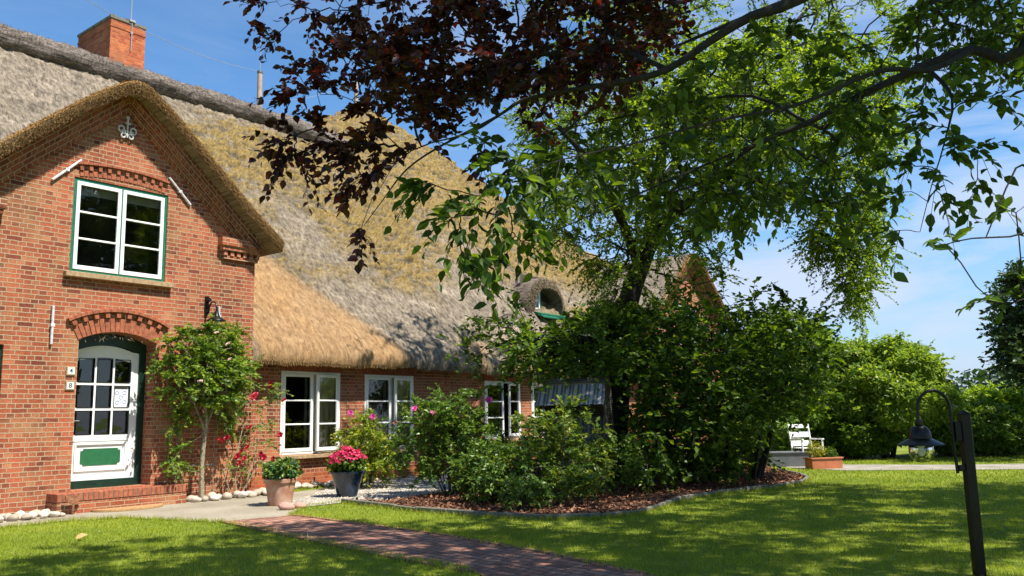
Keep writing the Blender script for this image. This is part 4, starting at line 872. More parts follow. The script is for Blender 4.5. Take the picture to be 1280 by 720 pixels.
for cx in (18.6,):
    window(H, cx-0.8, cx+0.8, 3.81, 5.3, 0.05, M['white']); window(H, cx-0.6, cx+0.6, 0.8, 2.5, 0.05, M['white'])
for (a, b, z), wf in zip(((1.0, 2.66, 2.385), (3.26, 4.92, 2.375), (7.45, 9.1, 2.325), (9.5, 11.15, 2.325)), wins):   # soldier course lintels
    mb = MB(); n_ = int((b-a)/0.078)
    for i in range(n_): mb.box((a+0.039+i*0.078, 0.485, z+0.10), (0.066, 0.03, 0.19))
    mb.build('lintel_course', M['clay'], wf)

# --- dentil arches over the front window and the door
def arch(x0, x1, z, rise, hgt, hood, mat_b, pr=0.012, n_=None, dent=True, proud=0.07):
    mb = MB(); n_ = n_ or int((x1-x0)/0.075); xm = (x0+x1)/2; R_ = ((x1-x0)**2/4+rise**2)/(2*rise); zc = z+rise-R_
    a0 = math.asin((x1-x0)/2/R_)
    for i in range(n_):
        a = -a0+2*a0*(i+.5)/n_; da = a0/n_*0.86
        P_ = []
        for (aa, rr) in ((a-da, R_), (a-da, R_+hgt), (a+da, R_+hgt), (a+da, R_)): P_.append((xm+math.sin(aa)*rr, zc+math.cos(aa)*rr))
        mb.prism(P_, -pr-random.uniform(0, .004), 0.36)
        if dent and i % 2 == 0:
            P_ = []
            for (aa, rr) in ((a-da*.9, R_+hgt+.006), (a-da*.9, R_+hgt+.10), (a+da*.9, R_+hgt+.10), (a+da*.9, R_+hgt+.006)): P_.append((xm+math.sin(aa)*rr, zc+math.cos(aa)*rr))
            mb.prism(P_, -proud+0.01, 0.02)
    m2 = MB()
    for i in range(n_):
        P_ = []; a = -a0*1.03+2*a0*1.03*(i+.5)/n_; da = a0*1.03/n_*0.97
        for (aa, rr) in ((a-da, R_+hgt+.10), (a-da, R_+hgt+.10+hood), (a+da, R_+hgt+.10+hood), (a+da, R_+hgt+.10)): P_.append((xm+math.sin(aa)*rr, zc+math.cos(aa)*rr))
        m2.prism(P_, -proud-0.01, 0.02)
    return mb, m2
a1, a2 = arch(-3.30, -1.94, 2.715, 0.165, 0.23, 0.055, None); ao = a1.build('door_arch', M['clay'], H, bevel=0.004); a2.build('hood_course', M['clay'], ao, bevel=0.004)
a1, a2 = arch(-3.42, -1.92, 5.42, 0.06, 0.09, 0.04, None, n_=20, proud=0.05); ao = a1.build('window_arch', M['clay'], H, bevel=0.004); a2.build('hood_course', M['clay'], ao, bevel=0.004)

# --- front door
DY = 0.34
mb = MB()
fo = arc(-3.279, -1.961, 2.715, 0.16)
mb.prism([(-3.279, 0.33)]+[(-3.279, 2.71), (-3.20, 2.72), (-3.20, 0.33)], DY-0.03, DY+0.08); mb.prism([(-2.075, 0.33), (-2.075, 2.72), (-1.961, 2.71), (-1.961, 0.33)], DY-0.03, DY+0.08)
tp = arc(-3.279, -1.961, 2.712, 0.158); lw = arc(-3.20, -2.075, 2.56, 0.12)
for i in range(len(tp)-1): mb.prism([lw[i], tp[i], tp[i+1], lw[i+1]], DY-0.029, DY+0.079)
mb.prism([(-3.20, .33), (-3.20, .455), (-2.075, .455), (-2.075, .33)], DY-0.045, DY+0.08)
fr_ = mb.build('door_frame', M['dgreen'], H)
dx0, dx1 = -3.198, -2.077; dz0 = 0.457
d_ = MB(); ox = [dx0, dx0+0.085, dx1-0.125, dx1]
px0, px1 = dx0+0.075, dx1-0.125; cw = (px1-px0)/3; zr = [1.20, 1.62, 2.06, 2.475]
yD = DY+0.0
# stiles, rails
d_.prism([(dx0, dz0), (dx0, 2.565), (px0, 2.585), (px0, dz0)], yD, yD+.05); d_.prism([(px1, dz0), (px1, 2.585), (dx1, 2.565), (dx1, dz0)], yD, yD+.05)
top = arc(px0, px1, 2.585, 0.09); low = arc(px0, px1, 2.40, 0.075)
for i in range(len(top)-1): d_.prism([low[i], top[i], top[i+1], low[i+1]], yD, yD+.05)
d_.prism([(px0, dz0), (px0, 0.56), (px1, 0.56), (px1, dz0)], yD, yD+.05); d_.prism([(px0, 1.09), (px0, 1.19), (px1, 1.19), (px1, 1.09)], yD, yD+.05)
for z in (1.61, 2.03): d_.prism([(px0, z-.022), (px0, z+.022), (px1, z+.022), (px1, z-.022)], yD+.002, yD+.045)
for c in (1, 2): x = px0+cw*c; d_.prism([(x-.02, 1.19), (x-.02, 2.48), (x+.02, 2.48), (x+.02, 1.19)], yD+.004, yD+.043)
door = d_.build('door', M['white'], H, bevel=0.004)
pb = MB(); pb.prism([(px0, .56), (px0, 1.09), (px1, 1.09), (px1, .56)], yD+.015, yD+.04); 
for (a, b, c, d) in ((px0+.03, px1-.03, .60, .625), (px0+.03, px1-.03, 1.03, 1.055)): pb.prism([(a, c), (a, d), (b, d), (b, c)], yD-.012, yD+.016)
for (a, b) in ((px0+.03, px0+.055), (px1-.055, px1-.03)): pb.prism([(a, .625), (a, 1.03), (b, 1.03), (b, .625)], yD-.012, yD+.016)
po = pb.build('lower_panel', M['white'], door, bevel=0.004)
q0, q1, w0, w1 = px0+.13, px1-.12, .69, .965; k_ = .045
mb = MB(); mb.prism([(q0+k_, w0), (q0+k_, w0+k_*.6), (q0, w0+k_*.6+.01), (q0, w1-k_*.6-.01), (q0+k_, w1-k_*.6), (q0+k_, w1), (q1-k_, w1), (q1-k_, w1-k_*.6), (q1, w1-k_*.6-.01), (q1, w0+k_*.6+.01), (q1-k_, w0+k_*.6), (q1-k_, w0)], yD+.006, yD+.02); mb.build('green_field', M['dgreen2'] if 'dgreen2' in M else simple('field_green', (0.02, 0.13, 0.05), 0.4, var=0.1), po)
for r in range(3):
    for c in range(3):
        a, b = px0+cw*c+.02, px0+cw*(c+1)-.02; z0_, z1_ = [1.19, 1.632, 2.052][r], [1.588, 2.008, 2.455][r]
        g = MB(); g.add([(a-.02, yD+.03, z0_-.02), (b+.02, yD+.03, z0_-.02), (b+.02, yD+.03, z1_+.02), (a-.02, yD+.03, z1_+.02)], [[0, 1, 2, 3]]); pn = g.build('pane', M['glass'], door)
        f_ = MB()
        f_.prism([(a, z0_+.003), (a, z0_+.012), (b, z0_+.012), (b, z0_+.003)], yD-.008, yD+.03); f_.prism([(a, z1_-.014), (a, z1_-.004), (b, z1_-.004), (b, z1_-.014)], yD-.008, yD+.03)
        f_.prism([(a, z0_+.012), (a, z1_-.014), (a+.010, z1_-.014), (a+.010, z0_+.012)], yD-.008, yD+.03); f_.prism([(b-.010, z0_+.012), (b-.010, z1_-.014), (b, z1_-.014), (b, z0_+.012)], yD-.008, yD+.03)
        f_.build('glazing_bead', M['black'], pn)
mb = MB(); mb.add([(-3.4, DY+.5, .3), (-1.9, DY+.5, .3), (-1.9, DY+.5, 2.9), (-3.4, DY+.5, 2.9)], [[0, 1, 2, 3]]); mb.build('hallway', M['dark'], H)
mb = MB(); mb.tube([(dx0+.045, yD-.001, 1.42), (dx0+.045, yD-.05, 1.42), (dx0+.13, yD-.055, 1.42)], 0.010, 8); mb.build('handle', M['zinc'], door)
# step of bricks on edge
mb = MB(); st0, st1 = -3.64, -1.50; mb.box(((st0+st1)/2, -0.19, 0.09), (st1-st0, 0.36, 0.18)); stp = mb.build('door_step', M['brick'], H)
mb = MB(); n_ = int((st1-st0)/0.078)
for i in range(n_): mb.box((st0+.037+i*(st1-st0)/n_, -0.185, 0.255), (0.066, 0.37, 0.125))
for i in range(16): mb.box((-3.24+i*0.083, 0.15, 0.300), (0.070, 0.34, 0.055))
mb.build('step_bricks', M['clay'], stp, bevel=0.006)
mb = MB(); mb.box(((st0+st1)/2, -0.185, 0.25), (st1-st0-.01, 0.345, 0.12)); mb.build('step_mortar', M['concrete'], stp)

# --- wall irons
def irons(name, a, b, r=0.021, lab=None, plate=True):
    mb = MB(); A_ = Vector((a[0], -0.035, a[1])); B_ = Vector((b[0], -0.035, b[1])); mb.tube([A_, B_], r, 8); m_ = A_.lerp(B_, .5); m_.y = -0.03
    if plate: mb.box((m_.x, -0.03, m_.z), (0.06, 0.06, 0.05))
    for e in (A_, B_): mb.tube([e, e+Vector((0, 0.04, 0))], 0.012, 6)
    o = mb.build(name, M['rod'], H, smooth=True)
    if lab: o['label'] = lab
    return o
irons('wall_anchor', (-3.42, 5.69), (-3.86, 5.26), lab='white slanting anchor iron left of the upper window')
irons('wall_anchor', (-1.86, 5.72), (-1.43, 5.30), lab='white slanting anchor iron right of the upper window')
irons('wall_anchor', (-3.72, 3.22), (-3.72, 2.62), lab='upright white anchor iron left of the door arch')
irons('wall_anchor', (-0.77, 3.48), (-0.77, 3.12), lab='short upright anchor iron beside the wall lamp')
mb = MB(); oz = 6.42; oy = -0.05
mb.tube([(BAYC, oy, oz+.18), (BAYC, oy, oz-.16)], [0.018, 0.012], 8); mb.box((BAYC, oy, oz+.09), (0.09, .04, .03)); mb.tube([(BAYC, oy, oz+.18), (BAYC, oy, oz+.21)], 0.03, 8)
for sg in (-1, 1):
    for (cx_, cz_, r0, t0, t1) in ((0.10, -0.02, 0.07, 200, 640), (0.065, -0.14, 0.055, 170, -190)):
        pts = []
        for i in range(22):
            t = rad(t0+(t1-t0)*i/21); rr = r0*(1-0.55*i/21); pts.append((BAYC+sg*(cx_-math.cos(t)*rr*-1), oy, oz+cz_+math.sin(t)*rr))
        mb.tube(pts, 0.015, 6)
o = mb.build('gable_ornament', M['rod'], H, smooth=True); o['label'] = 'white scrolled wrought iron ornament below the gable peak'

# --- eyebrow dormer
def dormer(cx, y0, zc, hwid, hgt):
    g = MB(); n_ = 22; rings = []
    outer = [(cx+(hwid+.30)*math.cos(math.pi-math.pi*i/n_), zc-0.25+(hgt+.42)*math.sin(math.pi*i/n_)**0.8) for i in range(n_+1)]
    inner = [(cx+hwid*math.cos(math.pi-math.pi*i/n_), zc-0.12+hgt*math.sin(math.pi*i/n_)**0.55) for i in range(n_+1)]
    uvf = lambda i, v: (i*0.15, v)
    for i in range(n_):
        for (A, B, ya, yb, ua, ub) in ((inner, outer, y0, y0+.12, 0, .3), (outer, outer, y0+.12, y0+2.6, .3, 2), (inner, inner, y0+1.2, y0, 2, 0)):
            sc = lambda p, yy: (p[0], yy, p[1])
            va = [sc(A[i], ya), sc(A[i+1], ya), sc(B[i+1], yb), sc(B[i], yb)]
            if A is outer and B is outer: va = [(A[i][0], ya, A[i][1]), (A[i+1][0], ya, A[i+1][1]), (cx+(B[i+1][0]-cx)*.9, yb, B[i+1][1]+.15), (cx+(B[i][0]-cx)*.9, yb, B[i][1]+.15)]
            g.add(va, [[0, 1, 2, 3]], [uvf(i, ua), uvf(i+1, ua), uvf(i+1, ub), uvf(i, ub)])
    o = g.build('dormer', M['thatch_d'], roof)
    # shaggy reed
    k = 5000; i = RNG.integers(0, n_, k); f = RNG.random((k, 1)); t = RNG.random((k, 1)); ia = np.array(inner); oa = np.array(outer)
    a_ = ia[i]*(1-f)+ia[i+1]*f; b_ = oa[i]*(1-f)+oa[i+1]*f; q = a_*(1-t)+b_*t; P = np.stack([q[:, 0], y0-0.01+0.12*t[:, 0], q[:, 1]], -1); rd = unit(P-np.array([cx, y0, zc]))
    leaves('dormer_reed', P, -rd*0.3+np.array([0, -.6, -.6])+RNG.normal(size=(k, 3))*.3, RNG.normal(size=(k, 3)), 0.06+.06*RNG.random(k), .012, M['straw'], o, T=T_TRI)
    w_ = MB(); x0, x1, z0, z1 = cx-hwid+.04, cx-hwid+.68, zc-.10, zc+hgt-.22; yy = y0+.28
    w_.prism([(x0, z0), (x0, z1), (x0+.07, z1), (x0+.07, z0)], yy, yy+.08); w_.prism([(x1-.07, z0), (x1-.07, z1), (x1, z1), (x1, z0)], yy, yy+.08); w_.prism([(x0, z1-.07), (x0, z1+.0), (x1, z1+.0), (x1, z1-.07)], yy+.002, yy+.078); w_.prism([(x0, z0-.02), (x0, z0+.07), (x1, z0+.07), (x1, z0-.02)], yy+.002, yy+.078)
    dw = w_.build('dormer_window', M['green'], o)
    sash(dw, x0+.07, x1-.07, z0+.07, z1-.07, yy-.01, rows=2, wdt=.05)
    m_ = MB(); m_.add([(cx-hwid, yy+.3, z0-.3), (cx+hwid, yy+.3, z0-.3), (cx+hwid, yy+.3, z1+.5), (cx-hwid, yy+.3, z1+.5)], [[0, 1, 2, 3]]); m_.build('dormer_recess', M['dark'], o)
    m_ = MB(); m_.box((cx+0.05, y0+.02, zc-.20), (hwid*1.9, .34, .07), M=Matrix.Rotation(rad(18), 3, 'X')); m_.box((cx-hwid+.45, y0-.18, zc-.30), (0.9, .26, .035), M=Matrix.Rotation(rad(25), 3, 'X')); m_.build('dormer_sill', M['green'], o)
M['thatch_d'] = thatchmat('dormer_thatch', (0.25, 0.19, 0.15), (0.09, 0.07, 0.055), attrs=False, sx=14, sy=2)
dormer(12.0, 1.55, 4.74, 0.74, 0.82)

# ------------------------------------------------------------------ things on the house
def on_wall(s, z, y=0.0): return hw(s, y, z)
def textmesh(txt, size, mat, parent, loc, extr=0.001, bold=0):
    cu = bpy.data.curves.new('t', 'FONT'); cu.body = txt; cu.size = size; cu.extrude = extr; cu.offset = bold; cu.align_x = 'CENTER'; cu.align_y = 'CENTER'
    to = bpy.data.objects.new('t', cu); COL.objects.link(to); bpy.context.view_layer.update()
    me = bpy.data.meshes.new_from_object(to); bpy.data.objects.remove(to); me.materials.clear(); me.materials.append(mat)
    me.transform(Matrix.Rotation(rad(90), 4, 'X')); o = bpy.data.objects.new('digit', me); COL.objects.link(o); o.parent = parent; o.location = loc; return o
for dg, z, lab in (('4', 2.21, 'small square white house number plaque reading 4, left of the door'), ('8', 1.975, 'small square white house number plaque reading 8, below the 4')):
    e = empty('house_number', on_wall(-3.385, z), ROTH); tag(e, lab, 'house number', 'house number plaques beside the door')
    mb = MB(); mb.box((0, -0.012, 0), (0.145, 0.022, 0.145)); mb.build('backing_tile', M['sill'], e, bevel=0.004)
    mb = MB(); mb.box((0, -0.026, 0), (0.108, 0.006, 0.112)); mb.build('plaque', M['plaque'], e)
    textmesh(dg, 0.105, M['ink'], e, (0, -0.031, 0), bold=0.001)
# notice in the door pane
a, b = px0+cw*2+.03, px0+cw*3-.03
e = empty('paper_notice', on_wall(0, 0), ROTH); e.location = Vector(hw((a+b)/2, yD+.02, 1.81)); tag(e, 'white printed notice taped inside a right hand pane of the front door', 'notice')
mb = MB(); mb.box((0, 0, 0), (b-a, 0.003, 0.37)); mb.build('sheet', M['paper'], e)
mb = MB(); mb.box((0, -0.003, 0.155), (b-a-.03, 0.002, 0.035)); mb.build('header_bar', M['zinc'], e)
mb = MB()
for i, (x, z) in enumerate(((-.07, .07), (.06, .075), (0, 0.0), (-.06, -.09), (.065, -.08))): mb.tube([(x+.03*math.cos(t), -0.003, z+.03*math.sin(t)) for t in np.linspace(0, 6.1, 12)], 0.005, 4)
mb.build('printed_circles', M['ink2'], e)
# boot scraper
p = hw(-3.44, -0.47); e = empty('boot_scraper', (p[0], p[1], 0), ROTH); tag(e, 'rusty T-shaped iron boot scraper in front of the brick door step', 'boot scraper')
mb = MB(); mb.tube([(0, 0, -.02), (0, 0, .20)], .018, 8); mb.build('post', M['rust'], e, smooth=True)
mb = MB(); mb.prism([(-.13, .30), (-.11, .22), (-.03, .17), (.03, .17), (.11, .22), (.13, .30), (.06, .285), (-.06, .285)], -.012, .012); mb.build('blade', M['rust'], e)
# half-round mat
mb = MB(); mb.slab([(0.55*math.cos(t)*1.05, -0.42*math.sin(t)) for t in np.linspace(math.pi, 0, 22)][::1], 0.0, 0.03)
mo_ = mb.build('door_mat', M['mat']); p = hw(-2.55, -0.385); mo_.location = (p[0], p[1], 0.012); mo_.rotation_euler = (0, 0, ROTH); tag(mo_, 'half-round brown coir doormat lying in front of the door step', 'doormat')
# wall lamp
e = empty('wall_lamp', on_wall(-1.02, 3.36), ROTH); tag(e, 'black swan-neck wall lamp above the climbing rose', 'wall lamp')
mb = MB(); mb.box((0, -.02, .12), (.07, .04, .34)); mb.build('wall_plate', M['black'], e, bevel=.004)
mb = MB(); pts = [(0.03, -.04, .18), (0.03, -.10, .22)]; 
pts = [(0.0, -.03, .0), (0.0, -.10, -.02)]+[(0.0, -.22+.12*math.cos(t), .04+.13*math.sin(t)) for t in np.linspace(0, math.pi, 12)]+[(0.0, -.34, -.04)]; mb.tube(pts, .014, 8); mb.build('arm', M['black'], e, smooth=True)
mb = MB(); mb.tube([(0.0, -.03, .20), (0.0, -.12, .22)], .035, 10); mb.build('sensor', M['black'], e, smooth=True)
mb = MB(); mb.lathe([(.0, .04), (.035, .03), (.05, -.03), (.07, -.07), (.17, -.13), (.175, -.14), (.06, -.10)], (0, -.34, -.05), 20); mb.build('shade', M['black'], e, smooth=True)
mb = MB(); mb.lathe([(.055, -.11), (.06, -.18), (.04, -.23), (0, -.245)], (0, -.34, -.05), 16); mb.build('glass_jar', M['lampglass'], e, smooth=True)

# poles with lightning rods behind the ridge, and their wires
def pole(px_, ptop, pbot, Y, w_, lab):
    a = dp(px_, pbot, Y); b = dp(px_, ptop, Y); e = empty('lightning_mast', (a[0], a[1], a[2]-1.2), 0); tag(e, lab, 'lightning mast', 'lightning masts on the ridge')
    h_ = b[2]-e.location.z; mb = MB(); mb.tube([(0, 0, 0), (0, 0, h_-.06)], [w_*.52, w_*.48], 12); mb.build('pole', M['wood'], e, smooth=True)
    mb = MB(); mb.tube([(0, 0, h_-.07), (0, 0, h_)], w_*.58, 12); mb.build('cap', M['zinc'], e, smooth=True); mb = MB(); mb.tube([(0, 0, h_), (0, 0, h_+1.25)], .010, 5); mb.build('rod', M['cable'], e)
    return b
Yp1 = float((hw(4.95, 7.15))[1]); Yp2 = float(hw(11.3, 10.0)[1])
t1 = pole(323.5, 89, 150, Yp1, .155, 'pale wooden lightning mast standing on the ridge right of the chimney'); t2 = pole(445, 98, 132, Yp2, .15, 'further lightning mast on the roof peak, half behind copper leaves')
def wire(a, b, lab, sag=.25, r=.007):
    a = Vector(a); b = Vector(b); mb = MB(); mb.tube([a.lerp(b, i/16)-Vector((0, 0, sag*4*(i/16)*(1-i/16))) for i in range(17)], r, 5); o = mb.build('wire', M['cable']); tag(o, lab, 'wire', 'lightning wires over the roof')
wire(dp(95, -8, 17.5), t1, 'thin wire running from above the chimney down to the first mast')
wire(t1-np.array([0, 0, .95]), t2-np.array([0, 0, .1]), 'thin wire between the two lightning masts')

# ------------------------------------------------------------------ garden furniture
# lamp post
LY = 6.95
pb_ = dp(1218, 720, LY); ptp = dp(1205, 523, LY); ax = Vector((ptp[0]*0.999, LY, 0))
e = empty('lamp_post', (ptp[0], LY, 0), rad(2)); tag(e, 'black garden lamp post with a swan-neck arm and clear glass lamp', 'lamp post')
hp = 1.27; mb = MB(); mb.box((0, 0, hp/2-.05), (.076, .076, hp+.098)); mb.add([(-.038, -.038, hp), (.038, -.038, hp), (.038, .038, hp), (-.038, .038, hp), (0, 0, hp+.035)], [[0, 1, 4], [1, 2, 4], [2, 3, 4], [3, 0, 4]])
mb.build('post', M['black'], e, bevel=.006)
mb = MB(); mb.box((-.065, 0, 1.13), (.05, .05, .16)); mb.box((-.065, 0, .84), (.05, .05, .05)); mb.build('bracket', M['black'], e, bevel=.004)
ar = [(-.095, 0, .80), (-.105, 0, 1.0), (-.105, 0, 1.25)]+[(-.24+.135*math.cos(t), 0, 1.31+.15*math.sin(t)) for t in np.linspace(0.15, math.pi-.05, 14)]+[(-.378, 0, 1.22)]
mb = MB(); mb.tube(ar, .0125, 10); mb.build('arm', M['black'], e, smooth=True)
lc = (-.375, 0, 1.045)
mb = MB(); mb.lathe([(.0, .19), (.022, .185), (.028, .15), (.022, .135), (.05, .13), (.075, .10), (.085, .055), (.085, .035), (.175, -.010), (.178, -.018), (.08, .012), (.0, .012)], lc, 32); mb.build('shade', M['black'], e, smooth=True)
mb = MB(); mb.lathe([(.082, .0), (.092, -.02), (.094, -.07), (.085, -.115), (.055, -.145), (.02, -.155), (0, -.157)], lc, 32); gj = mb.build('glass_jar', M['lampglass'], e, smooth=True)
mb = MB(); mb.lathe([(.0, .01), (.028, .0), (.03, -.03), (.018, -.04), (.032, -.075), (.020, -.10), (0, -.108)], lc, 20); mb.build('bulb', M['white'], gj, smooth=True)

# terracotta pot and its plant
def pot(name, x, y, r0, r1, h, mat, lab, rim=.035, rimh=.06):
    e = empty(name, (x, y, .012)); tag(e, lab, 'flower pot')
    mb = MB(); mb.lathe([(0, 0), (r0, 0), (r0+(r1-r0)*.5, h*.5), (r1, h-rimh), (r1, h-rimh)], (0, 0, 0), 36); mb.build('pot_body', mat, e, smooth=True)
    mb = MB(); mb.lathe([(r1-.01, h-rimh), (r1+rim*.6, h-rimh), (r1+rim*.75, h-.006), (r1+rim*.5, h), (r1-.02, h), (r1-.03, h-.05)], (0, 0, 0), 36); mb.build('rim', mat, e, smooth=True)
    mb = MB(); mb.lathe([(r1-.025, h-.045), (0, h-.03)], (0, 0, 0), 24); mb.build('soil', M['soil'], e)
def bush(name, c, r, n, ll, lwf, mat, lab, cat, stems=6, T=T_OVATE, inner=.5, group=None, stemmat=None, droop=.1, sr=.004, z0=0.0, stemtop=.5):
    """low plant: bent stems carrying a loose dome of leaves"""
    c = np.array(c, float); e = empty(name, (c[0], c[1], z0)); tag(e, lab, cat, group)
    bl = [((0, 0, c[2]-z0), r)]
    for i in range(7): u = rdir(1)[0]; bl.append((np.array([u[0]*r[0]*.5, u[1]*r[1]*.5, c[2]-z0+u[2]*r[2]*.45]), np.array(r)*(.42+.2*random.random())))
    P, D, Nn, ln, wd = shell_leaves(bl, int(n*2.2), ll, lwf, inner=inner, hang=.2+droop); ok = P[:, 2] > 0.03
    leaves('foliage', P[ok], D[ok], Nn[ok], ln[ok], wd[ok], mat, e, T=T)
    mb = MB()
    for i in range(stems):
        a = random.uniform(0, 6.28); q = (math.cos(a)*r[0]*stemtop, math.sin(a)*r[1]*stemtop, c[2]-z0+r[2]*random.uniform(-.2, .5)); mb.tube([(q[0]*.12, q[1]*.12, 0), (q[0]*.45, q[1]*.45, q[2]*.55), q], [sr*1.4, sr, sr*.6], 5)
    mb.build('stems', stemmat or M['stem_green'], e); return e
pp = gp(350, 632); pot('terracotta_pot', pp[0], pp[1], .185, .245, .42, M['terracotta'], 'weathered terracotta flower pot planted with a green leafy hydrangea')
bush('potted_hydrangea', (pp[0], pp[1], .56), (.30, .30, .18), 700, .08, .62, M['leaf_hyd'], 'leafy green hydrangea with yellowish shoots growing in the terracotta pot', 'plant', z0=.40)
p2_ = gp(434, 621.5); pot('blue_glazed_pot', p2_[0], p2_[1], .17, .285, .44, M['blueglaze'], 'dark blue glazed flower pot with bright red flowers', rim=.05, rimh=.04)
e = bush('red_hydrangea', (p2_[0], p2_[1], .58), (.31, .31, .16), 640, .078, .6, M['leaf_hazel'], 'low plant with a mass of bright pinkish red flower heads in the blue pot', 'plant', z0=.40)
def flower_head(n, r, ps, mat, flat=.55):
    u = rdir(n); u[:, 2] = np.abs(u[:, 2])*.9+.05; P = u*np.array([r, r, r*flat])
    q = []; dd = []; nn = []
    for i in range(n):
        nrm = u[i]; a = np.cross(nrm, [0.2, .5, .9]); a /= np.linalg.norm(a); b = np.cross(nrm, a)
        for k in range(4): t = k*math.pi/2+i; q.append(P[i]); dd.append(a*math.cos(t)+b*math.sin(t)+nrm*.15); nn.append(nrm)
    return leaves('flower_head', np.array(q), np.array(dd), np.array(nn), ps, ps*.9, mat, T=T_RHOMB)
proto = flower_head(26, .085, .026, M['petal_red']); k0 = 0
for i in range(34):
    o = proto if i == 0 else proto.copy()
    if i: COL.objects.link(o)
    a = i*2.4; rr = .03+.27*math.sqrt(i/34); o.parent = e; o.location = (rr*math.cos(a), rr*math.sin(a), .42-.22*(rr/.31)**2+.05*random.random()-.02); o.rotation_euler = (random.uniform(-.5, .5), random.uniform(-.5, .5), random.uniform(0, 6)); s_ = random.uniform(.8, 1.2); o.scale = (s_, s_, s_)

# rose flowers
def rose_flower(r, mat, rings=((5, 1.0, .25), (5, .7, .7), (4, .4, 1.3))):
    q = []; dd = []; nn = []; ll = []
    for n_, f, upv in rings:
        for k in range(n_):
            t = 2*math.pi*k/n_+f*2; q.append([0, 0, 0]); dd.append([math.cos(t), math.sin(t), upv]); nn.append([-math.cos(t)*upv, -math.sin(t)*upv, 1]); ll.append(r*f)
    return leaves('flower', np.array(q), np.array(dd), np.array(nn), np.array(ll), np.array(ll)*1.15, mat, T=T_OVATE)
def put_flowers(parent, proto, pts, base, sc=(.8, 1.2)):
    first = proto.parent is None
    for i, p in enumerate(pts):
        if first and i == 0: o = proto
        else: o = proto.copy(); COL.objects.link(o)
        o.parent = parent; o.location = Vector(np.array(p)-np.array(base)); s_ = random.uniform(*sc); o.scale = (s_, s_, s_)
        o.rotation_euler = (rad(55)+random.uniform(-.5, .5), random.uniform(-.4, .4), random.uniform(-.9, .6))
def woody(name, lab, cat, roots, tips, tw, mat, wood, tipr=.005, T=T_RHOMB, group=None, base=None, bias=.3, jit=.05, sag=0., leafname='leaves', maxr=.05, sub=3, twr=(.003, .0015), pw=.5, twigs=True):
    """tree or shrub: limbs grown to every leaf cluster; tw = kwargs of twigs_leaves"""
    base = np.array(base if base is not None else roots[0][0][0], float); base = np.array([base[0], base[1], 0.0])
    rt_ = [[(np.array(p)-base, r) for p, r in pl] for pl in roots]; tp = np.array(tips)-base
    mb, dirs = grow(rt_, tp, tipr=tipr, bias=bias, jit=jit, sag=sag, maxr=maxr, sub=sub, pw=pw)
    P, D, Nn, ln, wd, seg = twigs_leaves(tp, dirs, **tw)
    e = empty(name, base); tag(e, lab, cat, group)
    t = mb.build('trunk', wood, e, smooth=True)
    if twigs:
        V, Fq = twig_mesh_VF(seg, *twr); np_mesh('twigs', V, Fq, wood, e)
    c = leaves(leafname, P, D, Nn, ln, wd, mat, e, T=T); return e, P+base

# rose tree beside the door with a pale stem
b0 = hw(-1.18, -0.33); tips = []
for i in range(105):
    u = rdir(1)[0]; r = random.random()**.4; tips.append(hw(-1.20+u[0]*.80*r, -.42+u[1]*.30*r, 2.30+u[2]*.78*r))
for q in ((-1.6, -.3, 1.55), (-1.65, -.3, 1.35), (-1.45, -.3, 1.45), (-.85, -.3, 1.5), (-.7, -.3, 1.35), (-1.55, -.28, .95), (-1.7, -.28, .75), (-1.5, -.3, .6), (-1.85, -.3, 1.9), (-2.0, -.3, 2.35), (-1.9, -.3, 2.7), (-.5, -.3, 2.6), (-.5, -.25, 3.0), (-.72, -.2, 3.05), (-.62, -.22, 2.8), (-.45, -.2, 2.5), (-.3, -.25, 2.35), (-1.0, -.3, 3.1), (-1.4, -.3, 3.0)): tips += [hw(*q)]*2
roots = [[(b0, .045), (hw(-1.20, -.33, .7), .038), (hw(-1.16, -.36, 1.35), .034), (hw(-1.25, -.38, 1.9), .022), (hw(-1.2, -.38, 2.5), .012)], [(hw(-1.17, -.35, 1.2), .02), (hw(-1.42, -.36, 1.7), .014)], [(hw(-1.17, -.35, 1.25), .02), (hw(-.95, -.36, 1.8), .014)]]
e, LP = woody('rose_tree', 'standard rose tree with a pale stem trained up the wall beside the door', 'rose tree', roots, tips, dict(ntw=7, tlen=.24, nl=10, ll=.078, lw=.048, droop=.3, spread=.8), M['leaf_rosetree'], M['stem'], tipr=.004, maxr=.016)
put_flowers(e, rose_flower(.05, M['petal_blush']), [hw(-1.05, -.78, 2.72), hw(-1.02, -.80, 2.45), hw(-1.55, -.75, 2.05), hw(-.85, -.7, 2.3), hw(-1.3, -.8, 2.9)], e.location)
# red climbing rose at the corner
tips = [hw(*q) for q in ((-.62, -.25, 2.3), (-.5, -.3, 2.0), (-.35, -.3, 2.2), (-.15, -.3, 2.0), (.1, -.32, 1.95), (.28, -.3, 1.85), (.42, -.3, 1.95), (.2, -.3, 1.7), (.0, -.3, 1.55), (-.2, -.3, 1.3), (.15, -.3, 1.25), (-.45, -.3, 1.6), (-.6, -.3, 1.25), (-.35, -.3, 1.0), (-.1, -.3, .95), (.2, -.3, .9), (-.5, -.3, .8), (-.7, -.28, .55), (-.25, -.3, .6), (.05, -.3, .5), (-.05, -.3, 2.5), (-.75, -.3, 1.8))]
tips += [np.array(t)+RNG.normal(size=3)*.09 for t in tips]*2
roots = [[(hw(-.45, -.28), .018), (hw(-.5, -.28, .6), .012), (hw(-.35, -.28, 1.3), .008)], [(hw(-.35, -.28), .014), (hw(-.1, -.28, .7), .009), (hw(.05, -.28, 1.3), .006)], [(hw(-.55, -.28), .012), (hw(-.75, -.28, .5), .008)], [(hw(-.4, -.28), .012), (hw(-.15, -.28, .35), .008), (hw(.1, -.28, .8), .006)]]
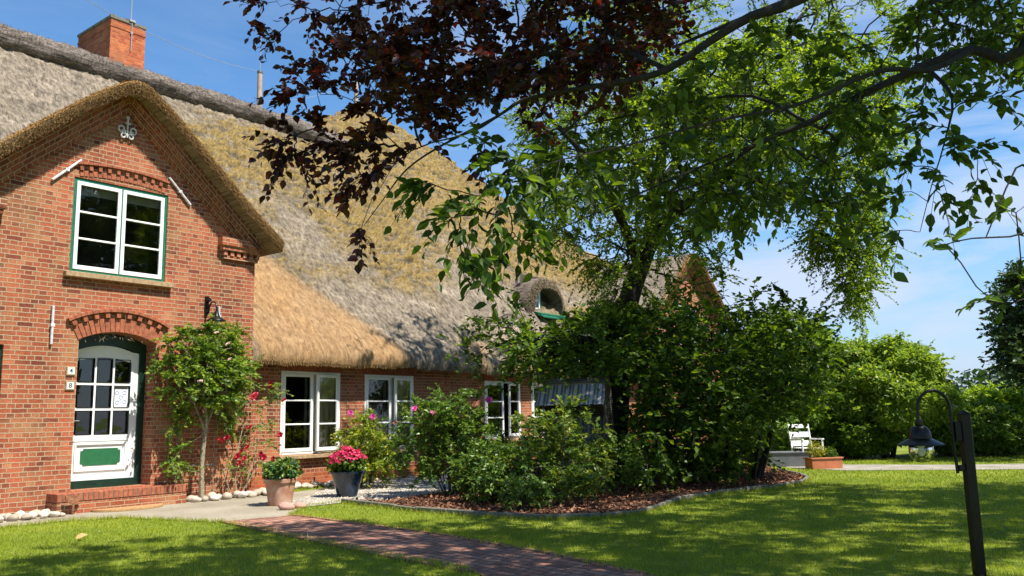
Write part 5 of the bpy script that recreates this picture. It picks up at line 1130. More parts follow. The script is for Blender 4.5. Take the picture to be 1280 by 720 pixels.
e, LP = woody('red_climbing_rose', 'loose climbing rose with crimson red blooms at the corner of the front bay', 'rose', roots, tips, dict(ntw=3, tlen=.2, nl=6, ll=.06, lw=.036, droop=.3, spread=1.0), M['leaf_roselight'], M['stem'], tipr=.003, maxr=.01)
put_flowers(e, rose_flower(.065, M['petal_crimson']), [hw(*q) for q in ((-.20, -.42, 1.86), (-.26, -.42, 1.80), (-.14, -.42, 1.78), (.12, -.42, 2.04), (-.85, -.42, 1.02), (-.80, -.44, 1.08), (-.92, -.42, 1.05), (-.48, -.42, .82), (-.42, -.44, .70), (-.55, -.42, .74), (-.5, -.4, .62), (-.05, -.42, .76), (-.01, -.44, .70), (-.35, -.42, .90), (.22, -.42, .66), (.38, -.4, 1.1), (-.3, -.4, 1.25), (.45, -.4, 1.75))], e.location, (.8, 1.25))
# trellis: thin metal wall frame
e = empty('plant_trellis', hw(-1.2, -.20), ROTH); tag(e, 'thin grey metal plant trellis behind the rose tree', 'trellis')
mb = MB()
for x in (-.42, 0.04, .30): mb.tube([(x, 0, 0), (x, 0, 1.62)], .007, 5)
for z in (.62, 1.22): mb.tube([(-.42, .012, z), (.30, .012, z)], .006, 5)
mb.build('bars', M['zinc'], e)

def rosebush(name, lab, c, hgt, wid, n, mat, stems=9, ll=.075, seed=1, nl=10, light=None, ntw=7, tlen=.24, cat='rose bush'):
    c = np.array([c[0], c[1], 0.0]); tips = []; roots = []
    for i in range(stems):
        a = random.uniform(0, 6.28); r = wid*.5*random.uniform(.3, 1); hh = hgt*random.uniform(.6, 1.0)*(1-.25*(r/(wid*.5))**2); q = c+np.array([math.cos(a)*r, math.sin(a)*r*.8, hh])
        roots.append([(c+np.array([math.cos(a)*.08, math.sin(a)*.08, 0]), .012), (c+np.array([math.cos(a)*r*.4, math.sin(a)*r*.3, hh*.5]), .009), (q, .004)])
    for i in range(n):
        u = rdir(1)[0]; r = random.random()**.45; z = .08+hgt*(.52+.48*u[2]*r)*1.0; tips.append(c+np.array([u[0]*wid*.5*r, u[1]*wid*.42*r, max(.15*hgt, z)]))
    return woody(name, lab, cat, roots, tips, dict(ntw=ntw, tlen=tlen, nl=nl, ll=ll, lw=ll*.58, droop=.25, spread=.9), mat, M['bark'], tipr=.0035, maxr=.012, base=c)
bp = gp(455, 611); e, LP = rosebush('rose_bush', 'yellow-green rose bush with pink blooms rising behind the blue pot', bp+np.array([.0, .15, 0]), 1.32, 1.35, 80, M['leaf_lime'], stems=7)
put_flowers(e, rose_flower(.06, M['petal_pink']), [dp(q[0], q[1], bp[1]-.15) for q in ((438, 516), (466, 521), (495, 529), (519, 517))], e.location)
bp = gp(562, 622); e, LP = rosebush('rose_bush', 'tall dark green rose bush with pink blooms left of the garden table', bp+np.array([0, .25, 0]), 1.75, 1.85, 165, M['leaf_rose'], stems=14)
put_flowers(e, rose_flower(.06, M['petal_pink']), [dp(q[0], q[1], bp[1]-.45) for q in ((542, 516), (518, 511))]+[dp(611, 500, bp[1]+.2)], e.location)
bp = gp(700, 628); e, LP = rosebush('rose_bush', 'open rose bush with pale green shoots in front of the hooded beach chair', bp+np.array([0, .3, 0]), 1.5, 1.7, 110, M['leaf_roselight'], stems=12, ntw=5)
bp = gp(632, 632); e, LP = rosebush('rose_bush', 'low shaded rose bush between the two taller rose bushes', bp+np.array([0, .2, 0]), .85, 1.5, 70, M['leaf_rose'], stems=8)
bp = gp(775, 620); e, LP = rosebush('rose_bush', 'low leafy bush at the right of the open rose bush', bp+np.array([0, .3, 0]), .85, 1.5, 70, M['leaf_rose'], stems=9)
# low herbs and perennials in the bed
for (px_, py_, h_, w_, mt, lab) in ((655, 640, .32, .5, 'leaf_rose', 'small leafy perennial at the front of the flower bed below the open rose bush'), (722, 634, .42, .35, 'leaf_roselight', 'upright pale green perennial in the middle of the flower bed'), (850, 606, .55, .9, 'leaf_hedge', 'bushy perennial under the right side of the dark shrub'), (905, 600, .6, .8, 'leaf_hazel', 'dark leafy perennial at the foot of the shrub, nearer the lawn'), (810, 612, .5, .7, 'leaf_hazel', 'leafy perennial right of the beach chair'), (600, 630, .38, .6, 'leaf_hazel', 'ground hugging leafy plant at the foot of the tall rose bush')):
    b_ = gp(px_, py_); rosebush('perennial', lab, b_, h_*1.15, w_*1.3, int(26+30*w_), M[mt], stems=9, ll=.062, nl=8, ntw=5, tlen=.17, cat='plant')
# tall ornamental grass at the shrub's edge
b_ = gp(945, 597); e = empty('ornamental_grass', b_); tag(e, 'tall pale ornamental grass at the right edge of the shrub', 'ornamental grass')
k = 260; a = RNG.random(k)*6.28; P = np.stack([np.cos(a)*.12*RNG.random(k), np.sin(a)*.12*RNG.random(k), np.zeros(k)], -1); D = np.stack([RNG.normal(size=k)*.22, RNG.normal(size=k)*.22, np.ones(k)], -1)
leaves('blades', P, D, RNG.normal(size=(k, 3)), .7+.9*RNG.random(k), .014, M['leaf_roselight'], e, T=T_TRI)

# hooded wicker beach chair
def stripemat():
    m, nt, p = newmat('striped_awning'); L = nt.links.new
    uv = N(nt, 'ShaderNodeUVMap'); uv.uv_map = 'UVMap'; sx_ = N(nt, 'ShaderNodeSeparateXYZ'); L(uv.outputs[0], sx_.inputs[0])
    mu = N(nt, 'ShaderNodeMath', operation='MULTIPLY'); mu.inputs[1].default_value = 6.5; L(sx_.outputs[0], mu.inputs[0]); fr = N(nt, 'ShaderNodeMath', operation='FRACT'); L(mu.outputs[0], fr.inputs[0])
    rp = N(nt, 'ShaderNodeValToRGB'); rp.color_ramp.interpolation = 'CONSTANT'; e = rp.color_ramp.elements; e[0].color = (.30, .30, .31, 1); e[1].position = .26; e[1].color = (.085, .09, .10, 1)
    k = e.new(.55); k.color = (.25, .25, .26, 1); k = e.new(.66); k.color = (.10, .105, .115, 1); k = e.new(.9); k.color = (.30, .30, .31, 1)
    L(fr.outputs[0], rp.inputs[0]); L(rp.outputs[0], p.inputs['Base Color']); p.inputs['Roughness'].default_value = .8; return m
M['stripes'] = stripemat()
def wickermat():
    m, nt, p = newmat('wicker'); L = nt.links.new; uv = N(nt, 'ShaderNodeUVMap'); uv.uv_map = 'UVMap'
    br = N(nt, 'ShaderNodeTexBrick'); br.inputs['Scale'].default_value = 1; br.inputs['Brick Width'].default_value = .07; br.inputs['Row Height'].default_value = .03; br.inputs['Mortar Size'].default_value = .005
    br.inputs['Color1'].default_value = (.14, .115, .085, 1); br.inputs['Color2'].default_value = (.26, .215, .165, 1); br.inputs['Mortar'].default_value = (.03, .025, .02, 1)
    L(uv.outputs[0], br.inputs[0]); L(br.outputs[0], p.inputs['Base Color']); b = N(nt, 'ShaderNodeBump'); b.invert = True; b.inputs['Distance'].default_value = .01; L(br.outputs['Fac'], b.inputs['Height']); L(b.outputs[0], p.inputs['Normal']); p.inputs['Roughness'].default_value = .8; return m
M['wicker'] = wickermat()
kc = dp(728, 590, 15.1); e = empty('beach_chair', (kc[0]-.06, kc[1], .02), rad(-16)); e.scale = (.93, .93, 1.06); tag(e, 'hooded wicker beach chair with a grey and white striped awning', 'beach chair')
W2 = .60
mb = MB()
side = [(-.42, 0), (-.42, .55), (-.16, .78), (-.38, 1.72), (.22, 1.88), (.50, 1.70), (.52, .9), (.40, .5), (.40, 0)]   # (y,z)
for sg in (-1, 1):
    vs = [(sg*W2, y, z) for y, z in side]; vs2 = [(sg*(W2-.04), y, z) for y, z in side]
    mb.add(vs, [list(range(len(vs)))], side); mb.add(vs2, [list(range(len(vs)))[::-1]], side)
    for i in range(len(side)):
        j = (i+1) % len(side); mb.add([vs[i], vs2[i], vs2[j], vs[j]], [[0, 1, 2, 3]])
mb.build('wicker_sides', M['wicker'], e)
mb = MB()
for a, b in (((.50, 1.70), (.52, .9)), ((.52, .9), (.40, .5)), ((.40, .5), (.40, 0)), ((-.38, 1.72), (.22, 1.88)), ((.22, 1.88), (.50, 1.70))): mb.add([(-W2, a[0], a[1]), (W2, a[0], a[1]), (W2, b[0], b[1]), (-W2, b[0], b[1])], [[0, 1, 2, 3]], [(0, a[1]), (1.2, a[1]), (1.2, b[1]), (0, b[1])])
mb.build('wicker_hood', M['wicker'], e)
mb = MB(); mb.tube([(-W2-.02, -.38, 1.74), (-W2+.3, -.385, 1.765), (W2-.3, -.385, 1.765), (W2+.02, -.38, 1.74)], .03, 8); mb.build('hood_edge', M['wicker'], e)
mb = MB(); n_ = 40; rows = 6; Vv = []; 
for j in range(rows+1):
    for i in range(n_+1):
        x = -W2-.02+(2*W2+.04)*i/n_; f = j/rows; Vv.append((x*(1+.05*f), -.42-.30*f-.006*math.sin(i*.9)*f, 1.745-.33*f-.02*math.sin(f*3.1)-.006*math.sin(i*1.3)*f))
fa = [[j*(n_+1)+i, j*(n_+1)+i+1, (j+1)*(n_+1)+i+1, (j+1)*(n_+1)+i] for j in range(rows) for i in range(n_)]
mb.add(Vv, fa, [(v[0]+1, v[2]) for v in Vv]); mb.build('awning', M['stripes'], e, smooth=True)
mb = MB(); mb.box((0, -.05, .45), (1.10, .55, .14)); mb.box((0, .27, .85), (1.10, .12, .75), M=Matrix.Rotation(rad(-10), 3, 'X')); mb.build('cushions', M['stripes'], e, bevel=.02)
mb = MB(); mb.box((0, -.38, .2), (1.12, .03, .34)); mb.build('front_board', M['wood'], e)
for sg in (-1, 1):
    mb = MB(); mb.tube([(sg*.61, -.1, .9), (sg*.66, -.1, .95), (sg*.66, .1, .95), (sg*.61, .1, .9)], .012, 6); mb.build('handle', M['black'], e)

# terrace table and chairs
def table(loc, rz):
    e = empty('garden_table', loc, rz); tag(e, 'garden table with a pale green-grey top standing on the terrace', 'table')
    mb = MB()
    for i in range(6): mb.box((0, -.375+i*.15, .735), (1.35, .142, .028))
    mb.build('table_top', M['tabletop'], e, bevel=.004)
    mb = MB(); mb.box((0, -.40, .68), (1.2, .025, .07)); mb.box((0, .40, .68), (1.2, .025, .07)); mb.box((-.58, 0, .68), (.025, .78, .07)); mb.box((.58, 0, .68), (.025, .78, .07)); mb.build('apron', M['teak'], e)
    for x in (-.58, .58):
        for y in (-.39, .39): mb = MB(); mb.box((x, y, .36), (.06, .06, .72)); mb.build('leg', M['teak'], e)
def gchair(name, loc, rz, mat, lab, group=None, wid=.54, back=.92, slats=4, horiz=True):
    e = empty(name, loc, rz); tag(e, lab, 'chair', group)
    mb = MB()
    for i in range(5): mb.box((0, -.2+i*.095, .43), (wid-.06, .085, .02))
    mb.build('seat', mat, e)
    mb = MB()
    for i in range(slats):
        z = .54+i*(back-.56)/slats; y = .25+(z-.43)*.16; mb.box((0, y, z), (wid-.1, .018, (back-.56)/slats*.62), M=Matrix.Rotation(rad(-9), 3, 'X'))
    mb.box((0, .25+(back-.43)*.16, back-.03), (wid-.01, .03, .10), M=Matrix.Rotation(rad(-9), 3, 'X')); mb.build('backrest', mat, e, bevel=.004)
    for sg in (-1, 1):
        x = sg*(wid/2-.025); m1 = MB(); m1.tube([(x, -.24, 0), (x, -.24, .64)], .024, 8); m1.build('leg', mat, e); m1 = MB(); m1.tube([(x, .27, 0), (x, .24, .43), (x, .25+(back-.43)*.16, back)], .022, 8); m1.build('leg', mat, e)
        m1 = MB(); m1.box((x, -.01, .65), (.06, .56, .03)); m1.build('armrest', mat, e, bevel=.004)
    return e
tb = dp(648, 590, 16.6); table((tb[0], tb[1], .02), rad(20))
gchair('garden_chair', (tb[0]-.62, tb[1]-.55, .02), rad(155), M['teak'], 'dark wooden garden armchair at the left of the terrace table', 'dark chairs round the terrace table')
gchair('garden_chair', (tb[0]+.28, tb[1]-.72, .02), rad(195), M['teak'], 'dark wooden garden armchair between the terrace table and the beach chair', 'dark chairs round the terrace table')
# brick-red planter beside the table, seen through the leaves
bp = gp(655, 606); pot('terracotta_tub', tb[0]+.85, tb[1]+.5, .2, .28, .45, M['terracotta'], 'round terracotta tub on the terrace beside the table')

# far garden chair, zinc trough and terracotta trough
bc = gp(997, 581.5); gchair('white_garden_chair', (bc[0]+.24, bc[1]-.1, 0), rad(14), M['white'], 'white wooden garden armchair on the far lawn beside the zinc planter', wid=.62, back=1.0, slats=2)
zb = gp(985, 583.5); e = empty('zinc_planter', (zb[0]+.02, zb[1]+.1, 0), rad(-6)); tag(e, 'low grey zinc trough in front of the white garden chair', 'planter')
def trough(e, wx, wy, h, mat, t=.02, tap=.0):
    mb = MB()
    for (cx_, cy_, dx, dy) in ((0, -wy/2+t/2, wx, t), (0, wy/2-t/2, wx, t), (-wx/2+t/2, 0, t, wy-2*t), (wx/2-t/2, 0, t, wy-2*t)): mb.box((cx_, cy_, h/2), (dx, dy, h))
    mb.box((0, 0, .02), (wx-.05, wy-.05, .02)); mb.build('trough_body', mat, e, bevel=.004)
    mb = MB()
    for (cx_, cy_, dx, dy) in ((0, -wy/2, wx+.05, .05), (0, wy/2, wx+.05, .05), (-wx/2, 0, .05, wy-.05), (wx/2, 0, .05, wy-.05)): mb.box((cx_, cy_, h+.01), (dx, dy, .035))
    mb.build('rim', mat, e, bevel=.006); mb = MB(); mb.box((0, 0, h-.06), (wx-2*t-.004, wy-2*t-.004, .02)); mb.build('soil', M['soil'], e)
trough(e, .98, .45, .34, M['zinc'])
tbp = gp(1032, 586.5); e = empty('terracotta_trough', (tbp[0]+.02, tbp[1]+.15, 0), rad(14)); tag(e, 'long terracotta trough planted with a yellow and a green shrub', 'planter')
trough(e, .80, .30, .24, M['troughclay'])
bush('potted_shrub', (tbp[0]-.17, tbp[1]+.10, .43), (.22, .16, .22), 420, .055, .3, M['leaf_yellow'], 'small bright yellow shrub in the left end of the terracotta trough', 'plant', z0=.20, T=T_RHOMB)
bush('potted_shrub', (tbp[0]+.19, tbp[1]+.19, .34), (.20, .14, .15), 380, .05, .5, M['leaf_hazel'], 'rounded dark green shrub in the right end of the terracotta trough', 'plant', z0=.20, T=T_RHOMB)

# ------------------------------------------------------------------ background hedge shrubs, each a shrub of its own
def crown_blobs(c, r, n, k=.45, low=.15):
    out = [(np.array(c), np.array(r)*.72)]
    for i in range(n):
        u = rdir(1)[0]; u[2] = u[2]*.8+.1; rr = k*(.45+.6*random.random())*(16/max(16, n))**.35; out.append((np.array(c)+u*np.array(r)*(.80+.12*random.random()), np.array(r)*rr*np.array([1, 1, .75])))
    return out
def shrub(name, lab, cat, px_, top, base, Y, wpx, mat, n, ll, stems=7, group=None, nb=34, lw=.6, flowers=0, T=T_RHOMB, inner=.72, dep_=.8):
    n = int(n*3.6); ll = ll*1.12; g0 = dp(px_, base, Y); t0 = dp(px_, top, Y); h_ = t0[2]; w_ = wpx*Y/F; e = empty(name, (g0[0], Y, 0)); tag(e, lab, cat, group)
    c = np.array([0, 0, h_*.5]); r = np.array([w_*.5, w_*.5*dep_, h_*.5])
    bl = crown_blobs(c, r, nb)
    P, D, Nn, ln, wd = shell_leaves(bl, n, ll, lw, inner=inner); ok = (P[:, 2] > .02); leaves('foliage', P[ok], D[ok], Nn[ok], ln[ok], wd[ok], mat, e, T=T)
    sb_ = []
    for b in bl[1:]:
        for i in range(5): u = rdir(1)[0]; u[2] = abs(u[2])*.9+.1; sb_.append((b[0]+u*b[1]*.95, u))
    tp_ = np.array([q[0] for q in sb_]); td_ = np.array([q[1] for q in sb_])*.6+np.array([0, 0, .8])
    P, D, Nn, ln, wd, sg_ = twigs_leaves(tp_, unit(td_), 3, .42*(Y/25), 9, ll*1.15, ll*lw*1.15, droop=.3, spread=.7)
    leaves('shoots', P, D, Nn, ln, wd, mat, e, T=T)
    if flowers:
        q = []; 
        for b in bl[1:]:
            for i in range(max(1, int(flowers/len(bl)))):
                u = rdir(1)[0]; u[1] = -abs(u[1]); u[2] = abs(u[2])*.9; q.append(b[0]+u*b[1]*1.04)
        q = np.array(q); k = 12; Pq = np.repeat(q, k, 0)+RNG.normal(size=(len(q)*k, 3))*np.array([.075, .075, .02]); nn = np.tile([0, -.35, 1.0], (len(Pq), 1))+RNG.normal(size=(len(Pq), 3))*.25
        fo_ = leaves('flower_heads', Pq, rdir(len(Pq))*np.array([1, 1, .3]), nn, .07, .07, M['petal_cream'], e, T=T); fo_['kind'] = 'stuff'
    mb = MB()
    for i in range(stems):
        a = random.uniform(0, 6.28); q = c+np.array([math.cos(a)*r[0]*.6, math.sin(a)*r[1]*.6, r[2]*random.uniform(-.1, .55)]); mb.tube([(q[0]*.15, q[1]*.15, 0), (q[0]*.4, q[1]*.4, q[2]*.5), tuple(q)], [.05, .035, .012], 6)
    mb.build('stems', M['bark_dark'], e)
    return e
HG = 'shrubs of the far hedge'
shrub('elder_shrub', 'large rounded elder bush with flat creamy flower heads, behind the lamp', 'shrub', 1112, 424, 577, 24.6, 170, M['leaf_elder'], 28000, .11, nb=60, lw=.5, flowers=110)
shrub('hedge_shrub', 'bright green bush left of the elder, behind the terracotta trough', 'shrub', 1020, 470, 577, 25.5, 130, M['leaf_bright'], 12000, .12, group=HG)
shrub('hedge_shrub', 'tall pale green bush rising behind the white garden chair', 'shrub', 1010, 418, 574, 29, 150, M['leaf_bright'], 14000, .14, group=HG)
shrub('hedge_shrub', 'dark green bush immediately right of the elder bush', 'shrub', 1190, 505, 577, 25.0, 120, M['leaf_hedge'], 11000, .11, group=HG, flowers=8)
shrub('hedge_shrub', 'light green rounded bush at the right edge of the photo', 'shrub', 1275, 484, 577, 26.5, 125, M['leaf_bright'], 12000, .11, group=HG)
shrub('hedge_shrub', 'low dark bush in front of the light green one at the right edge', 'shrub', 1248, 525, 577, 24.6, 100, M['leaf_hedge'], 8000, .10, group=HG)
shrub('hedge_shrub', 'low dark bush beside the zinc trough', 'shrub', 955, 500, 577, 25, 120, M['leaf_hedge'], 9000, .11, group=HG)
shrub('hedge_shrub', 'dark low bush in the gap between trough and elder', 'shrub', 1075, 520, 577, 24.2, 90, M['leaf_hazel'], 7000, .10, group=HG)
shrub('hedge_shrub', 'yellow-green tree-like bush showing above the dark shrub', 'shrub', 985, 395, 570, 33, 130, M['leaf_bright'], 9000, .15, group=HG)
shrub('hedge_shrub', 'bush beyond the right edge of the view, next to the light green one', 'shrub', 1370, 470, 577, 26.5, 140, M['leaf_hedge'], 7000, .12, group=HG)
shrub('hedge_shrub', 'bush well beyond the right edge of the view', 'shrub', 1480, 450, 577, 26, 160, M['leaf_hedge'], 6000, .13, group=HG)
# distant wood beyond the hedge, at the horizon
blobs = [(np.array([x, 95+random.uniform(-6, 6), 2.2]), np.array([5, 4, random.uniform(2.6, 4.2)])) for x in np.arange(20, 150, 5)]
P, D, Nn, ln, wd = shell_leaves(blobs, 26000, .8, .7, inner=.8); o = leaves('distant_wood', P, D, Nn, ln, wd, M['leaf_yew']); tag(o, 'distant line of trees on the horizon', 'wood', kind='stuff')

# ------------------------------------------------------------------ big tree in front of the farmhouse
TY = 17.6
tr = [(gp(766, 590)[:3]*0+np.array([dp(764, 590, TY)[0], TY, 0]), .30), (dp(776, 420, TY), .24), (dp(787, 372, TY), .215), (dp(797, 342, TY), .20), (dp(812, 303, TY), .185)]
l1 = [(dp(812, 303, TY), .15), (dp(840, 268, TY-.3), .12), (dp(880, 240, TY-.8), .10), (dp(935, 205, TY-1.2), .075), (dp(1000, 170, TY-1.5), .05), (dp(1060, 150, TY-1.6), .03)]
l2 = [(dp(812, 303, TY), .15), (dp(818, 240, TY+.3), .13), (dp(830, 170, TY+.4), .11), (dp(835, 60, TY+.6), .07), (dp(840, -40, TY+.5), .03)]
l3 = [(dp(800, 335, TY), .12), (dp(770, 260, TY-.6), .09), (dp(735, 200, TY-1.2), .07), (dp(690, 150, TY-1.6), .045), (dp(655, 110, TY-1.8), .03)]
l4 = [(dp(818, 240, TY+.3), .10), (dp(880, 160, TY+1.0), .08), (dp(950, 80, TY+1.5), .06), (dp(1010, 10, TY+1.6), .04)]
C1 = [(655, 140), (700, 90), (800, 60), (1000, 40), (1110, 60), (1140, 130), (1120, 200), (1095, 250), (1000, 262), (940, 255), (880, 290), (830, 320), (790, 345), (740, 345), (715, 325), (695, 285), (670, 250), (650, 195)]
C2 = [(1020, 245), (1090, 240), (1100, 300), (1075, 380), (1052, 372), (1035, 330), (1012, 295)]
C3 = [(660, 70), (1150, 60), (1160, 0), (1080, -70), (900, -110), (740, -60), (660, 0)]
C4 = [(745, 330), (790, 335), (830, 400), (765, 398)]; C5 = [(820, 330), (905, 300), (900, 345), (840, 395)]
tips = np.concatenate([sample_poly(C1, 520, 15.2, 19.6), sample_poly([(830, 60), (1080, 50), (1090, 160), (960, 200), (850, 180)], 90, 12.8, 15.2), sample_poly(C2, 70, 15.6, 17.2), sample_poly(C3, 150, 15.4, 19.6), sample_poly(C4, 20, 16.4, 18.4), sample_poly(C5, 9, 16.6, 18.2)])
T_HEX = T_RHOMB
e, LP = woody('crown_tree', 'big leafy tree with a dark leaning trunk in front of the farmhouse', 'tree', [tr, l1, l2, l3, l4], tips, dict(ntw=7, tlen=.55, nl=17, ll=.085, lw=.05, droop=.35, spread=1.1), M['leaf_oak'], M['bark_dark'], tipr=.010, maxr=.10, bias=.25, jit=.06, sub=4, twr=(.006, .002), leafname='crown')

# large dark broad-leaved shrub in front of the trunk
S1 = [(705, 415), (760, 398), (820, 402), (880, 390), (960, 385), (1025, 402), (1040, 440), (1020, 490), (965, 515), (940, 520), (900, 560), (830, 575), (800, 560), (795, 470), (690, 465), (640, 452), (655, 420)]
S2 = [(700, 412), (735, 402), (790, 400), (780, 468), (690, 462), (665, 445)]
sb = dp(880, 590, 17.3); sroots = []
for (dx, dy, tx, ty) in ((-.5, 0, 790, 430), (-.2, .2, 840, 410), (.1, 0, 890, 405), (.4, .1, 930, 410), (.9, -.3, 970, 420), (1.05, -.2, 1000, 430), (-.8, .1, 740, 430), (.98, -.25, 985, 470)):
    b_ = np.array([sb[0]+dx, sb[1]+dy, 0]); t_ = dp(tx, ty, 16.6+random.uniform(-.8, .8)); sroots.append([(b_, .045), (b_*.55+t_*.45+np.array([0, 0, .1]), .03), (t_, .012)])
tips = np.concatenate([sample_poly(S1, 400, 14.6, 18.6), sample_poly(S2, 130, 17.0, 18.4), sample_poly([(800, 560), (960, 545), (930, 590), (800, 600)], 40, 16, 18), np.array([dp(q[0], q[1], 16.0+random.random()) for q in ((600, 405), (622, 398), (640, 410), (612, 420), (650, 388), (585, 436), (632, 432), (860, 380), (905, 372), (940, 378), (962, 392), (985, 380), (1000, 398), (1020, 410), (600, 440), (660, 470), (640, 462))])])
e, LP = woody('broadleaf_shrub', 'large dark many-stemmed shrub hiding the right part of the farmhouse', 'shrub', sroots, tips, dict(ntw=6, tlen=.50, nl=8, ll=.13, lw=.095, droop=.16, spread=1.1, upn=1.1), M['leaf_hazel'], M['bark_dark'], tipr=.006, maxr=.03, bias=.25, sub=3, twr=(.005, .002), T=T_RHOMB, leafname='foliage', base=sb)

# ------------------------------------------------------------------ overhanging trees close to the garden path
def pts_(L_): return [dp(a, b, c) for a, b, c in L_]
# copper-leaved plum: trunk stands outside the frame on the right
ct = np.array([4.6, 3.1, 0])
limbA = [(ct, .22), (ct+np.array([-.1, .1, 1.6]), 0.1178), (ct+np.array([-.5, .4, 2.9]), 0.0992), (dp(1290, -230, 4.6), 0.0744), (dp(1120, -75, 4.9), 0.0527), (dp(997, 0, 5.0), 0.0341), (dp(938, 21, 5.0), 0.0298), (dp(884, 54, 5.1), 0.0248), (dp(834, 87, 5.1), 0.0211), (dp(780, 102, 5.2), 0.0186), (dp(717, 112, 5.3), 0.0149), (dp(654, 125, 5.4), 0.0124), (dp(621, 146, 5.4), 0.0099), (dp(550, 183, 5.5), 0.0074), (dp(508, 212, 5.5), 0.0056), (dp(480, 248, 5.5), 0.0037), (dp(455, 282, 5.5), 0.0025)]
limbB = [(dp(621, 146, 5.4), 0.0081), (dp(590, 165, 5.4), 0.0062), (dp(540, 178, 5.5), 0.0056), (dp(500, 185, 5.6), 0.0043), (dp(440, 125, 5.8), 0.0031), (dp(400, 118, 5.9), 0.0025)]
limbC = [(dp(834, 87, 5.1), 0.0186), (dp(760, 60, 5.5), 0.0149), (dp(650, 70, 5.8), 0.0112), (dp(540, 50, 6.1), 0.0074), (dp(440, 60, 6.3), 0.0043)]
limbD = [(dp(997, 0, 5.0), 0.0279), (dp(860, -40, 5.6), 0.0217), (dp(700, -30, 6.2), 0.0149), (dp(560, -10, 6.5), 0.0093), (dp(430, 10, 6.6), 0.0050)]
K1 = [(405, -20), (800, -60), (850, -30), (830, 50), (780, 92), (700, 105), (620, 125), (560, 128), (500, 105), (440, 95), (405, 60)]
K2 = [(365, 95), (420, 80), (500, 100), (560, 130), (545, 165), (470, 150), (420, 115), (355, 112)]
K3 = [(400, 150), (470, 150), (512, 190), (500, 225), (455, 225), (425, 195)]
K4 = [(420, -60), (880, -60), (950, -260), (700, -420), (400, -260)]
K5 = [(560, 120), (800, 100), (770, 70), (600, 60)]
tips = np.concatenate([sample_poly(K1, 175, 5.0, 6.9), sample_poly(K2, 20, 5.4, 6.0), sample_poly(K3, 9, 5.4, 5.8), sample_poly(K4, 105, 4.6, 7.2), sample_poly(K5, 14, 5.2, 6.2),
    np.array(pts_([(352, 175, 5.6), (368, 185, 5.6), (380, 203, 5.6), (356, 198, 5.6), (372, 168, 5.6), (400, 160, 5.6), (366, 112, 5.7), (372, 92, 5.7), (334, 36, 6.2), (350, 40, 6.2), (330, 4, 6.3), (378, 8, 6.3), (400, 14, 6.3), (452, 284, 5.5), (480, 205, 5.5), (440, 230, 5.5), (620, 130, 5.4), (655, 150, 5.3), (450, 175, 5.6), (420, 180, 5.6), (600, 190, 5.3)]))])
e, LPc = woody('copper_plum_tree', 'copper-leaved plum tree whose branch hangs over the top of the view', 'tree', [limbA, limbB, limbC, limbD], tips, dict(ntw=5, tlen=.20, nl=9, ll=.058, lw=.042, droop=.32, spread=.9), M['leaf_copper'], M['bark_dark'], tipr=.0024, maxr=.03, bias=.2, jit=.06, sub=4, T=T_OVATE, twr=(.0022, .0012), leafname='crown', base=ct)
# green cherry
gt = np.array([5.8, 4.0, 0])
gA = [(gt, .26), (gt+np.array([-.1, .2, 1.8]), 0.1364), (dp(1420, -120, 5.0), 0.1054), (dp(1280, 62, 5.1), 0.0372), (dp(1217, 62, 5.2), 0.0310), (dp(1155, 83, 5.3), 0.0279), (dp(1072, 121, 5.4), 0.0229), (dp(1009, 154, 5.5), 0.0198), (dp(947, 179, 5.6), 0.0155), (dp(884, 225, 5.7), 0.0087), (dp(840, 240, 5.7), 0.0050)]
gB = [(dp(1217, 62, 5.2), 0.0217), (dp(1160, 88, 5.0), 0.0186), (dp(1100, 88, 4.9), 0.0155), (dp(1000, 130, 4.9), 0.0112), (dp(900, 150, 4.8), 0.0081), (dp(790, 180, 4.7), 0.0056), (dp(700, 200, 4.6), 0.0037), (dp(640, 225, 4.6), 0.0025)]
gC = [(dp(1009, 154, 5.5), 0.0136), (dp(940, 120, 5.8), 0.0124), (dp(850, 130, 6.0), 0.0099), (dp(760, 150, 6.0), 0.0068), (dp(680, 165, 6.0), 0.0037)]
gD = [(dp(947, 179, 5.6), 0.0112), (dp(860, 215, 5.6), 0.0087), (dp(770, 255, 5.4), 0.0056), (dp(690, 290, 5.2), 0.0031)]
gE = [(dp(1420, -120, 5.0), 0.0620), (dp(1340, 20, 4.6), 0.0310), (dp(1300, 150, 4.4), 0.0124), (dp(1290, 210, 4.3), 0.0062), (dp(1270, 210, 4.2), 0.0050), (dp(1232, 298, 4.2), 0.0031)]
gF = [(dp(1155, 83, 5.3), 0.0186), (dp(1190, 120, 5.0), 0.0093), (dp(1180, 180, 4.9), 0.0050), (dp(1165, 230, 4.8), 0.0031), (dp(1150, 290, 4.7), 0.0019)]
gG = [(dp(1420, -120, 5.0), 0.0744), (dp(1250, -60, 5.6), 0.0558), (dp(1100, -40, 6.2), 0.0372), (dp(960, 10, 6.6), 0.0217), (dp(840, 60, 6.8), 0.0112)]
Q1 = [(960, 30), (1100, 20), (1230, 0), (1290, 40), (1230, 95), (1150, 110), (1110, 150), (1080, 190), (1000, 215), (900, 235), (820, 250), (740, 235), (690, 200), (640, 175), (640, 130), (740, 115), (850, 105)]
Q2 = [(620, 205), (700, 190), (760, 215), (720, 240), (640, 235)]
Q3 = [(800, 240), (1000, 215), (1060, 200), (1080, 240), (960, 280), (840, 300)]
Q4 = [(1000, -40), (1320, -40), (1500, -300), (1100, -420), (900, -200)]
